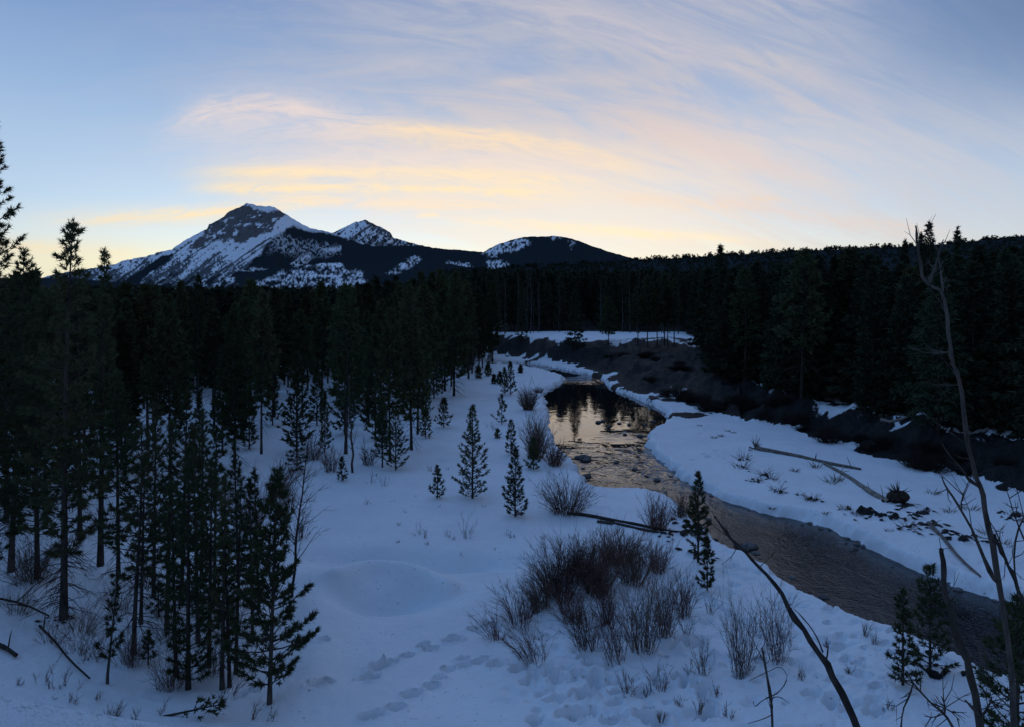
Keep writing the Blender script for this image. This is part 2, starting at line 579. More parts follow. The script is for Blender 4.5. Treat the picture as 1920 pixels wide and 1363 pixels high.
M_root = varied('root_mass', (0.04, 0.032, 0.026), (0.08, 0.062, 0.05), 6.0, 0.95, 0.05, 0.2)
M_rock = varied('river_rock', (0.06, 0.06, 0.062), (0.14, 0.135, 0.13), 5.0, 0.7, 0.3, 0.3, (1, 1, 1), 0.03)
M_far = varied('far_needles', (0.030, 0.040, 0.030), (0.045, 0.052, 0.036), 0.05, 0.95, 0.0, 0)


def ground_material():
    m_, k, b = principled('snow_and_earth', (0.8, 0.82, 0.86), 0.75, 0.25)
    geo = k.new('ShaderNodeNewGeometry')
    pos = geo.outputs['Position']

    def attr(nm):
        a = k.new('ShaderNodeAttribute')
        a.attribute_name = nm
        return a.outputs['Fac']
    earth, wet = attr('earth'), attr('wet')
    n1 = k.noise(pos, 0.35, 5, 0.6)
    n2 = k.noise(pos, 2.6, 5, 0.65)
    n3 = k.noise(pos, 30.0, 3, 0.7)
    snow = k.mix(k.rng(n1, 0.35, 0.65), (0.83, 0.845, 0.86), (0.90, 0.91, 0.92))
    snow = k.mix(k.m('MULTIPLY', k.rng(n2, 0.56, 0.75), 0.25), snow, (0.70, 0.71, 0.72))
    # brown needles and bark flakes blown over the snow
    dots = k.rng(k.noise(pos, 9.0, 2, 0.5), 0.67, 0.72)
    snow = k.mix(k.m('MULTIPLY', dots, k.rng(n1, 0.45, 0.6, 0.0, 0.55)), snow, (0.16, 0.13, 0.10))
    dirt = k.mix(k.rng(n2, 0.3, 0.7), (0.010, 0.009, 0.009), (0.026, 0.023, 0.021))
    dirt = k.mix(k.m('MULTIPLY', k.rng(n3, 0.5, 0.7), 0.3), dirt, (0.045, 0.041, 0.038))
    edge = k.m('ADD', earth, k.m('MULTIPLY', k.m('SUBTRACT', k.noise(pos, 1.6, 8, 0.78), 0.5), 1.9))
    c = k.mix(k.rng(edge, 0.44, 0.56), snow, dirt)
    bed = k.mix(k.rng(k.noise(pos, 4.0, 5, 0.7), 0.35, 0.65), (0.030, 0.027, 0.022), (0.085, 0.074, 0.058))
    c = k.mix(wet, c, bed)
    k.put(b.inputs['Base Color'], c)
    h = k.m('ADD', k.m('MULTIPLY', n2, k.m('ADD', 0.05, k.m('MULTIPLY', earth, 0.35))), k.m('MULTIPLY', n3, 0.012))
    bp = k.new('ShaderNodeBump')
    bp.inputs['Strength'].default_value = 0.9
    bp.inputs['Distance'].default_value = 1.0
    k.put(bp.inputs['Height'], h)
    k.l.new(bp.outputs[0], b.inputs['Normal'])
    return m_


def water_material():
    m_, k, b = principled('river_water', (0.012, 0.013, 0.015), 0.03, 0.45)
    b.inputs['IOR'].default_value = 1.33
    geo = k.new('ShaderNodeNewGeometry')
    pos = geo.outputs['Position']
    a = k.new('ShaderNodeAttribute')
    a.attribute_name = 'riffle'
    mp = k.new('ShaderNodeMapping')
    mp.inputs['Scale'].default_value = (1.0, 0.62, 1.0)
    k.l.new(pos, mp.inputs[0])
    bed = k.mix(k.rng(k.noise(pos, 3.2, 4, 0.7), 0.35, 0.7), (0.004, 0.005, 0.007), (0.013, 0.014, 0.017))
    k.put(b.inputs['Base Color'], bed)
    nA = k.noise(mp.outputs[0], 1.05, 2, 0.5, 0.7)
    nB = k.noise(mp.outputs[0], 3.0, 3, 0.5, 0.4)
    h = k.m('ADD', k.m('MULTIPLY', nA, 0.30), k.m('MULTIPLY', nB, 0.04))
    sp_ = k.new('ShaderNodeSeparateXYZ')
    k.l.new(pos, sp_.inputs[0])
    py_ = sp_.outputs[1]
    fine = k.m('MULTIPLY', k.noise(pos, 7.0, 3, 0.6), k.m('MULTIPLY', k.rng(a.outputs['Fac'], 0.035, 0.09, 0.0, 0.02), k.rng(py_, 41.0, 48.0, 1.0, 0.0)))
    h = k.m('MULTIPLY', h, k.rng(a.outputs['Fac'], 0, 1, 0.006, 1.0, 'LINEAR'))
    bp = k.new('ShaderNodeBump')
    bp.inputs['Strength'].default_value = 1.0
    bp.inputs['Distance'].default_value = 1.0
    k.put(bp.inputs['Height'], k.m('ADD', h, fine))
    k.l.new(bp.outputs[0], b.inputs['Normal'])
    return m_


def hill_material():
    m_, k, b = principled('mountain_cover', (0.5, 0.5, 0.5), 0.95, 0.0)
    a = k.new('ShaderNodeAttribute')
    a.attribute_name = 'albedo'
    k.l.new(a.outputs['Color'], b.inputs['Base Color'])
    return m_


M_ground, M_water, M_hill = ground_material(), water_material(), hill_material()

# ------------------------------------------------------------------ ground sheet
PRINTS = [(693, 1270, 1.3), (712, 1249, 1.5), (730, 1243, 1.2), (762, 1230, 1.1), (793, 1210, 1.0), (808, 1217, 1.0), (847, 1200, 1.3), (890, 1178, 1.2), (925, 1170, 1.2), (695, 1343, 1.3),
          (740, 1327, 1.2), (772, 1303, 1.2), (808, 1287, 1.1), (825, 1270, 0.9), (840, 1255, 1.1), (870, 1248, 1.0), (867, 1235, 0.9), (900, 1240, 1.1), (930, 1245, 1.2),
          (973, 1253, 1.3), (1003, 1268, 1.2), (1047, 1275, 1.3), (1103, 1303, 1.3), (1160, 1343, 1.3), (1207, 1340, 1.3), (1153, 1317, 1.1), (1120, 1273, 1.2),
          (1153, 1255, 1.3), (460, 1297, 0.8), (475, 1295, 0.8), (448, 1305, 0.9), (605, 1278, 1.3), (590, 1282, 1.0), (606, 1198, 0.9), (1345, 845, 1.0), (1322, 851, 1.0), (1330, 855, 1.1), (1300, 862, 1.0),
          (1060, 1255, 1.0), (1085, 1262, 1.0), (968, 1222, 0.8), (1555, 1140, 1.2), (1560, 1310, 1.4), (1600, 1320, 1.4), (1640, 1335, 1.4), (1520, 1300, 1.2), (1370, 1060, 1.2), (1350, 1068, 1.2)]
random.seed(5)
for _ in range(95):
    PRINTS.append((random.uniform(985, 1340), random.uniform(1120, 1350), random.uniform(0.6, 1.4)))
for _ in range(40):
    PRINTS.append((random.uniform(1380, 1700), random.uniform(1080, 1340), random.uniform(0.5, 1.2)))
CRACK = [flat(*p) for p in [(770, 857), (800, 857), (830, 861), (850, 862), (905, 866), (950, 869)]]
DIRT_SPOTS = [(1690, 950, 1.5), (1659, 967, 1.3), (1791, 997, 1.4), (1703, 992, 0.8), (1616, 967, 0.7), (1523, 938, 0.55), (1394, 862, 0.5), (1392, 878, 0.55), (1431, 893, 0.6), (1415, 901, 0.5),
              (1447, 898, 0.5), (1456, 921, 0.5), (1584, 955, 0.45), (1640, 965, 0.6), (1898, 968, 0.9), (1412, 842, 0.6), (1296, 990, 1.2), (1250, 1003, 0.8), (1312, 1040, 0.8), (110, 1160, 0.5), (1745, 1252, 0.7)]


def build_ground():
    ys = [-9.0]
    while ys[-1] < 720:
        y = ys[-1]
        if y < 13:
            st = 0.4
        elif y < 330:
            st = max(0.055, y * y / (CAMH * FPX) * 1.5)
        else:
            st = 0.04 * y
        ys.append(y + st)
    Yr = np.array(ys)
    u = np.concatenate([np.linspace(-1.25, -0.68, 50)[:-1], np.linspace(-0.68, 0.68, 900), np.linspace(0.68, 1.25, 50)[1:]])
    X = u[None, :] * (Yr[:, None] + 12)
    Y = np.broadcast_to(Yr[:, None], X.shape).copy()
    shp = X.shape
    Z, sd, t, dt = terrain(X.ravel(), Y.ravel(), True)
    X, Y = X.ravel(), Y.ravel()
    # tracks and pits pressed into the snow
    rg = np.random.default_rng(8)
    for px, py, s in PRINTS:
        cx, cy, _ = place(px, py)
        mk = (np.abs(X - cx) < 1.2) & (np.abs(Y - cy) < 1.2)
        th = rg.uniform(0.2, 0.9)
        dx, dy = X[mk] - cx, Y[mk] - cy
        a = dx * math.cos(th) + dy * math.sin(th)
        b_ = -dx * math.sin(th) + dy * math.cos(th)
        q = (a / (0.21 * s)) ** 2 + (b_ / (0.125 * s)) ** 2
        q = q * (0.75 + 0.5 * vnoise(X[mk] * 6, Y[mk] * 6, 3))
        Z[mk] += s * (-0.31 * np.exp(-q ** 3) + 0.055 * np.exp(-((np.sqrt(q) - 1.35) / 0.25) ** 2) * vnoise(X[mk] * 9, Y[mk] * 9, 5) * 1.6)
    # wind-pitted and trampled snow of the near bank
    mk = (Y > 13) & (Y < 34) & (X > -2.0) & (sd > 0.8) & (dt < 0)
    xs, ys_ = X[mk], Y[mk]
    amt = sstep(-2.0, 1.5, xs) * sstep(34, 26, ys_)
    Z[mk] += amt * (-0.16 * sstep(0.54, 0.74, fbm(xs * 1.5, ys_ * 1.5, 71, 3)) + 0.05 * (fbm(xs * 4.5, ys_ * 4.5, 72, 3) - 0.5) * 2)
    mk = (Y > 13) & (Y < 60) & (dt < 0) & (sd > 0.5)
    Z[mk] += 0.022 * (fbm(X[mk] * 4.0, Y[mk] * 4.0, 73, 3) - 0.5) * 2
    mk = (np.abs(X - CRACK[0][0]) < 9) & (Y > 40) & (Y < 56)
    Z[mk] -= 0.12 * np.exp(-(dist_line(X[mk], Y[mk] + (vnoise(X[mk], Y[mk], 4) - 0.5) * 0.6, CRACK) / 0.22) ** 2)
    # where bare earth shows
    nz = fbm(X * 0.25, Y * 0.25, 21, 4)
    uu = X / np.maximum(Y, 1)
    te = t + (fbm(X * 0.45, Y * 0.3, 23, 3) - 0.5) * 0.9 * np.exp(-((t + 0.1) / 0.3) ** 2)
    earth = sstep(-0.03, 0.06, te) * (1 - sstep(0.86, 1.04, t))
    earth = np.maximum(earth, sstep(0.9, 1.2, t) * sstep(0.30, 0.46, nz) * sstep(0.20, 0.26, uu) * 0.95)
    earth = np.maximum(earth, sstep(0.95, 1.1, t) * (1 - sstep(1.1, 1.6, t)) * sstep(0.1, 0.17, uu) * 0.8)
    rib = np.exp(-((uu - 0.42) / 0.030) ** 2) * sstep(0.45, 0.75, t) * (1 - sstep(1.5, 2.2, t)) * sstep(0.32, 0.5, fbm(X * 0.7, Y * 0.7, 37, 4))
    earth = earth * (1 - 0.95 * rib)
    snowgap = sstep(0.62, 0.7, fbm(X * 0.5, Y * 0.5, 31, 3))
    earth = earth * (1 - 0.7 * snowgap * sstep(0.6, 0.9, t))
    for px, py, r in DIRT_SPOTS:
        cx, cy, _ = place(px, py)
        for _ in range(16):
            ox, oy, rr_ = rg.normal() * r * 0.42, rg.normal() * r * 0.65, r * rg.uniform(0.08, 0.27)
            q = ((X - cx - ox) / rr_) ** 2 + ((Y - cy - oy) / rr_ / 1.2) ** 2
            e_ = np.exp(-q * 1.1)
            earth = np.maximum(earth, 0.92 * e_)
            Z += 0.10 * min(r, 1.0) * e_ * (0.4 + 1.2 * vnoise(X * 5, Y * 5, 13))
    far = np.maximum(sstep(190, 260, Y), sstep(157, 165, Y + (nz - 0.5) * 8) * sstep(-0.12, -0.06, uu))
    earth = np.maximum(earth, far * 0.9)
    wet = 1 - sstep(-0.16, 0.10, sd)
    P = np.stack([X, Y, Z], -1).reshape(*shp, 3)
    me = grid_mesh('snowy_ground', P, M_ground, {'earth': earth, 'wet': wet})
    setting('snowy_ground', me)
    # river surface
    step = 2
    Xs, Ys, S = X.reshape(shp)[::step, ::step], Y.reshape(shp)[::step, ::step], sd.reshape(shp)[::step, ::step]
    keep = (S[:-1, :-1] < 1.2)
    R, C = Xs.shape
    idx = np.arange(R * C).reshape(R, C)
    q = np.stack([idx[:-1, :-1], idx[:-1, 1:], idx[1:, 1:], idx[1:, :-1]], -1)[keep]
    used, inv = np.unique(q, return_inverse=True)
    q = inv.reshape(-1, 4).astype(np.int32)
    vx, vy = Xs.ravel()[used], Ys.ravel()[used]
    dd = vy + (fbm(vx * 0.25, vy * 0.25, 67, 3) - 0.5) * 14 - (vx - 7) * 0.35
    riffle = sstep(61, 52, dd) * 0.8 + 0.2 * sstep(40, 28, dd)
    riffle = riffle * (1 - 0.9 * sstep(44, 36, vy))
    riffle = np.maximum(riffle, 0.7 * np.exp(-((vy - 99) / 3.0) ** 2))
    riffle = np.clip(riffle * (0.5 + vnoise(vx * 0.35, vy * 0.35, 6)), 0, 1)
    riffle = np.maximum(riffle, 0.03)
    wave = (fbm(vx * 1.3, vy * 1.8, 61, 3) - 0.5) * 0.05 * riffle
    me = bpy.data.meshes.new('river_water')
    me.vertices.add(len(used))
    me.vertices.foreach_set('co', np.stack([vx, vy, WATER + wave], -1).astype(np.float32).ravel())
    me.loops.add(len(q) * 4)
    me.loops.foreach_set('vertex_index', q.ravel())
    me.polygons.add(len(q))
    me.polygons.foreach_set('loop_start', np.arange(len(q), dtype=np.int32) * 4)
    me.polygons.foreach_set('use_smooth', np.ones(len(q), bool))
    me.materials.append(M_water)
    me.update(calc_edges=True)
    a = me.attributes.new('riffle', 'FLOAT', 'POINT')
    a.data.foreach_set('value', riffle.astype(np.float32))
    setting('river_water', me)


build_ground()

# ------------------------------------------------------------------ mountains and forested hills
SNOW_A, ROCK_A, WOOD_A = np.array((0.84, 0.86, 0.89)), np.array((0.14, 0.13, 0.13)), np.array((0.026, 0.034, 0.040))


def seg_dist(px, py, a, b):
    return dist_line(px, py, [a, b])


def mountain(name, prof, Yc, Yf, cols, rows, shape, relief, paint, seed, back=1.35, drop=0.25, tip=0.0):
    prof = np.array(prof, float)
    px = np.linspace(prof[0, 0], prof[-1, 0], cols)
    py = np.interp(px, prof[:, 0], prof[:, 1])
    py = py - (fbm(px / 7.0, px * 0, seed, 4) - 0.5) * tip
    u = (px - CX) / FPX
    zc = CAMH + (HY - py) / FPX * Yc
    nb = max(8, rows // 5)
    s = np.concatenate([np.linspace(0, 1, rows), 1 + np.linspace(0, back - 1, nb)[1:]])
    S, U = np.meshgrid(s, u, indexing='ij')
    ZC = np.broadcast_to(zc, S.shape)
    Yd = Yf + (Yc - Yf) * S
    g = np.where(S <= 1, shape(np.minimum(S, 1)), 1 - drop * ((S - 1) / (back - 1)) ** 1.2)
    X = U * Yd
    n = relief(X, Yd, S)
    Z = -6 + (ZC + 6) * g + n * np.where(S <= 1, np.minimum(S * 3, 1) * (1 - S) ** 0.7 * 2, 0)
    # keep the face below the sight line to its own crest
    lim = CAMH + (np.broadcast_to((HY - py) / FPX, S.shape)) * Yd - 2.0
    Z = np.where((S < 1) & (Z > lim), lim, Z)
    P = np.stack([X, Yd, Z], -1)
    qx = CX + FPX * U
    qy = HY - FPX * (Z - CAMH) / Yd
    albedo = paint(qx, qy, X, Yd, Z, S)
    me = grid_mesh(name, P, M_hill, None, {'albedo': albedo})
    return setting(name, me)


def blend(*layers):
    c = layers[0]
    for m_, col in layers[1:]:
        c = c * (1 - m_[..., None]) + col * m_[..., None]
    return c


def soft_poly(px, py, poly, w=3.0, seed=1, amp=10.0, sc_=9.0):
    jx = (fbm(px / sc_, py / sc_, seed, 4) - 0.5) * amp
    jy = (fbm(px / sc_, py / sc_, seed + 50, 4) - 0.5) * amp
    x, y = px + jx, py + jy
    ins = inpoly(x, y, poly)
    d = dist_line(x, y, poly, True)
    return sstep(-w, w, np.where(ins, d, -d))


def paint_main(px, py, X, Y, Z, S):
    a = px * 0.80 - py * 0.60
    c = px * 0.60 + py * 0.80
    fine = fbm(px / 2.2, py / 3.0, 5, 3)
    gul = fbm(c / 5.0 + (fine - 0.5) * 0.5, a / 38.0, 8, 4)
    gul2 = fbm(c / 2.6, a / 16.0, 58, 3)
    strat = fbm(px / 22.0, py / 2.4 + px / 70, 12, 3)
    blot = fbm(px / 9.0, py / 7.0, 14, 4)
    snow = np.broadcast_to(SNOW_A, px.shape + (3,))
    rock = soft_poly(px, py, [(382, 438), (392, 418), (430, 394), (456, 380), (472, 386), (500, 398), (530, 392), (540, 406), (516, 420), (506, 434), (486, 442), (468, 450), (450, 455), (432, 448), (420, 458), (404, 446), (378, 460), (350, 470), (366, 450)], 1.5, 3, 14, 8)
    rock = rock * sstep(0.40, 0.47, 0.26 * strat + 0.52 * blot + 0.22 * gul2 + 0.02)
    for poly in ([(440, 456), (452, 428), (470, 420), (472, 436), (458, 458)], [(410, 440), (430, 418), (446, 420), (436, 442), (420, 452)], [(392, 436), (396, 422), (416, 410), (420, 424), (404, 440)], [(476, 442), (486, 426), (504, 420), (500, 436)], [(352, 470), (378, 448), (402, 440), (396, 452), (372, 466)]):
        rock = np.maximum(rock, soft_poly(px, py, poly, 1.5, int(poly[0][0]), 12, 7) * sstep(0.30, 0.40, 0.5 * strat + 0.5 * fine + 0.02))
    cap = soft_poly(px, py, [(466, 384), (486, 384), (520, 388), (524, 396), (496, 397), (476, 392)], 1.5, 4, 5, 6)
    rock = rock * (1 - 0.85 * cap)
    wood = soft_poly(px, py, [(512, 446), (530, 434), (556, 424), (600, 432), (660, 450), (700, 462), (800, 470), (900, 520), (900, 600), (380, 600), (404, 552), (436, 516), (466, 496), (486, 476), (500, 458)], 3, 7, 14, 10)
    thin_wood = soft_poly(px, py, [(520, 440), (600, 455), (660, 470), (600, 482), (540, 480), (506, 470)], 6, 27, 20, 12)
    wood *= 1 - 0.55 * thin_wood * sstep(0.42, 0.58, fine)  # forest cover thinned in speckles across the middle of the right flank
    wood = np.maximum(wood, soft_poly(px, py, [(205, 560), (228, 528), (268, 504), (300, 484), (322, 476), (326, 482), (304, 500), (280, 512), (262, 530), (250, 560)], 1.5, 9, 8, 7))
    low = sstep(492, 540, py + (gul - 0.5) * 90 + (blot - 0.5) * 30)
    wood = np.maximum(wood, low * sstep(0.30, 0.46, fine * 0.5 + gul2 * 0.5 + 0.06))
    dens = 0.30 * sstep(440, 525, py) + 0.40 * (gul - 0.5) + 0.10 * (blot - 0.5)
    wood = np.maximum(wood, 0.9 * sstep(0.57, 0.68, 0.6 * fine + 0.4 * gul2 + dens - 0.09))
    for p, q, w_ in [((420, 440), (262, 540), 1.8), ((412, 472), (330, 536), 3.0), ((508, 446), (404, 514), 2.4), ((392, 500), (330, 548), 4.5), ((360, 450), (318, 484), 1.6), ((502, 456), (440, 500), 1.6), ((356, 490), (300, 540), 2.4)]:
        d = dist_line(px + (fine - 0.5) * 6, py + (gul2 - 0.5) * 8, [p, q])
        wood = np.maximum(wood, 0.9 * sstep(w_, w_ * 0.5, d))
    open_ = soft_poly(px, py, [(545, 498), (560, 482), (585, 476), (578, 494), (556, 506)], 2, 17, 8, 6)
    open_ = np.maximum(open_, soft_poly(px, py, [(598, 470), (640, 462), (660, 466), (620, 474)], 2, 18, 8, 6))
    open_ = np.maximum(open_, soft_poly(px, py, [(440, 507), (470, 503), (500, 504), (470, 510)], 2, 19, 8, 6))
    wood = wood * (1 - 0.85 * open_ * sstep(0.62, 0.5, fine))
    ridge_snow = soft_poly(px, py, [(516, 400), (548, 406), (585, 427), (612, 438), (580, 436), (548, 424), (520, 420)], 2, 23, 6, 6)
    wood = wood * (1 - 0.75 * ridge_snow)
    return blend(snow, (rock, ROCK_A), (wood, WOOD_A))


def paint_second(px, py, X, Y, Z, S):
    a = px * 0.80 - py * 0.60
    c = px * 0.60 + py * 0.80
    fine = fbm(px / 2.4, py / 3.0, 15, 3)
    gul = fbm(c / 4.5, a / 40.0, 28, 4)
    snow = np.broadcast_to(SNOW_A, px.shape + (3,))
    rock = sstep(0.50, 0.58, gul + 0.12 * (fine - 0.5)) * 0.95
    rock = np.maximum(rock, soft_poly(px, py, [(676, 412), (700, 412), (740, 438), (738, 450), (722, 448), (700, 432)], 2, 31, 8, 6) * sstep(0.35, 0.5, fine + 0.1))
    wood = sstep(452, 472, py + (fbm(px / 14, py / 14, 33, 3) - 0.5) * 34) * sstep(0.30, 0.5, fine + 0.12)
    wood = np.maximum(wood, sstep(776, 800, px + (fine - 0.5) * 20))
    wood = np.maximum(wood, sstep(0.58, 0.68, fine + 0.1 * sstep(430, 460, py)))
    return blend(snow, (rock, ROCK_A), (wood, WOOD_A))


def paint_third(px, py, X, Y, Z, S):
    fine = fbm(px / 2.6, py / 4.0, 45, 3)
    wood = np.ones(px.shape)
    for poly, am in [([(905, 476), (935, 457), (965, 446), (998, 452), (985, 464), (945, 474), (918, 482)], 0.95), ([(1018, 441), (1050, 440), (1056, 447), (1030, 447)], 0.8), ([(1068, 452), (1080, 458), (1074, 464)], 0.7),
                     ([(836, 492), (880, 494), (888, 508), (868, 516), (846, 506)], 0.9), ([(912, 490), (950, 488), (958, 512), (944, 510), (920, 506)], 0.9), ([(718, 512), (745, 492), (780, 480), (792, 486), (770, 500), (736, 512)], 0.8)]:
        wood = np.minimum(wood, 1 - am * soft_poly(px, py, poly, 2.5, int(poly[0][0]), 14, 7) * sstep(0.62, 0.46, fine))
    snow = np.broadcast_to(SNOW_A, px.shape + (3,))
    return blend(snow, (wood, WOOD_A))


def paint_foothill(px, py, X, Y, Z, S):
    fine = fbm(px / 1.9, py / 3.6, 65, 3)
    mid = fbm(px / 12, py / 7, 66, 4)
    clear = soft_poly(px, py, [(452, 548), (500, 520), (560, 500), (600, 490), (630, 492), (655, 506), (680, 514), (690, 540), (640, 545), (600, 560), (560, 570), (500, 560)], 3, 71, 18, 12)
    clear = np.maximum(clear, soft_poly(px, py, [(396, 566), (420, 545), (448, 536), (440, 552), (410, 570)], 3, 73, 14, 9))
    clear = np.maximum(clear, soft_poly(px, py, [(392, 540), (410, 528), (440, 512), (436, 530), (404, 548)], 3, 74, 14, 9))
    clear = np.maximum(clear, soft_poly(px, py, [(722, 514), (746, 496), (782, 482), (790, 490), (768, 504), (742, 514)], 2, 75, 10, 8))
    wood = 1 - clear * (1 - sstep(0.41, 0.60, 0.5 * fine + 0.5 * mid + 0.03))
    snow = np.broadcast_to(SNOW_A, px.shape + (3,))
    return blend(snow, (wood, WOOD_A))


def paint_wood(px, py, X, Y, Z, S):
    f = fbm(X / 30, Y / 60, 91, 3)
    return np.broadcast_to(WOOD_A, px.shape + (3,)) * (0.8 + 0.5 * f[..., None])


def ridged(sx, sy, amp, seed):
    return lambda X, Y, S: (1 - np.abs(fbm(X / sx + Y / sy * 0.6, Y / sy, seed, 4) * 2 - 1) - 0.6) * amp


mountain('mountain_far', [(560, 450), (600, 441), (625, 437), (640, 430), (660, 419), (668, 416), (685, 413), (698, 419), (716, 427), (733, 438), (737, 446), (760, 453), (780, 459), (820, 466), (880, 471), (930, 476)], 6600, 4700,
         420, 110, lambda s: s ** 1.15, ridged(260, 500, 60, 102), paint_second, 2, tip=3.0)
mountain('mountain', [(60, 526), (105, 514), (215, 496), (228, 490), (272, 482), (305, 472), (313, 470), (322, 468), (345, 452), (372, 438), (388, 430), (392, 421), (412, 412), (430, 397), (452, 387), (462, 382), (472, 382),
                      (482, 386), (515, 388), (528, 397), (545, 408), (562, 419), (585, 429), (620, 437), (660, 450), (700, 461), (760, 473), (830, 482)], 5000, 3300,
         720, 260, lambda s: 0.75 * s ** 1.1 + 0.25 * s ** 2.2, ridged(230, 420, 60, 101), paint_main, 1, tip=3.5)
mountain('hill', [(640, 452), (700, 463), (780, 461), (820, 467), (880, 471), (905, 474), (930, 460), (960, 450), (985, 445), (1040, 443), (1070, 447), (1100, 458), (1140, 472), (1180, 483), (1260, 500), (1400, 530)], 3600, 2300,
         560, 110, lambda s: s ** 1.1, ridged(160, 300, 24, 103), paint_third, 3, tip=2.0)
mountain('foothill', [(-200, 552), (200, 545), (330, 545), (380, 540), (430, 522), (470, 512), (520, 506), (570, 498), (610, 493), (660, 494), (720, 492), (760, 486), (800, 488), (870, 500), (950, 512), (1050, 520), (1160, 525)], 2600, 1500,
         700, 110, lambda s: s ** 1.05, ridged(120, 220, 16, 104), paint_foothill, 4, tip=2.0)
mountain('forested_ridge', [(820, 512), (960, 503), (1060, 498), (1150, 491), (1200, 488), (1280, 484), (1400, 477), (1500, 471), (1600, 467), (1700, 463), (1790, 457), (1850, 450), (1920, 443), (2060, 424), (2300, 400), (2700, 380)], 1500, 480,
         420, 70, lambda s: s ** 1.0, ridged(120, 220, 6, 105), paint_wood, 5, tip=1.0)
mountain('far_slope', [(-900, 500), (-600, 505), (-300, 512), (0, 522), (130, 522), (300, 535), (420, 548)], 2400, 900, 200, 50, lambda s: s, ridged(120, 220, 8, 106), paint_wood, 6, tip=1.5)


# ------------------------------------------------------------------ trees
def rot_dirs(az, el):
    return np.stack([np.cos(az) * np.cos(el), np.sin(az) * np.cos(el), np.sin(el)], -1)


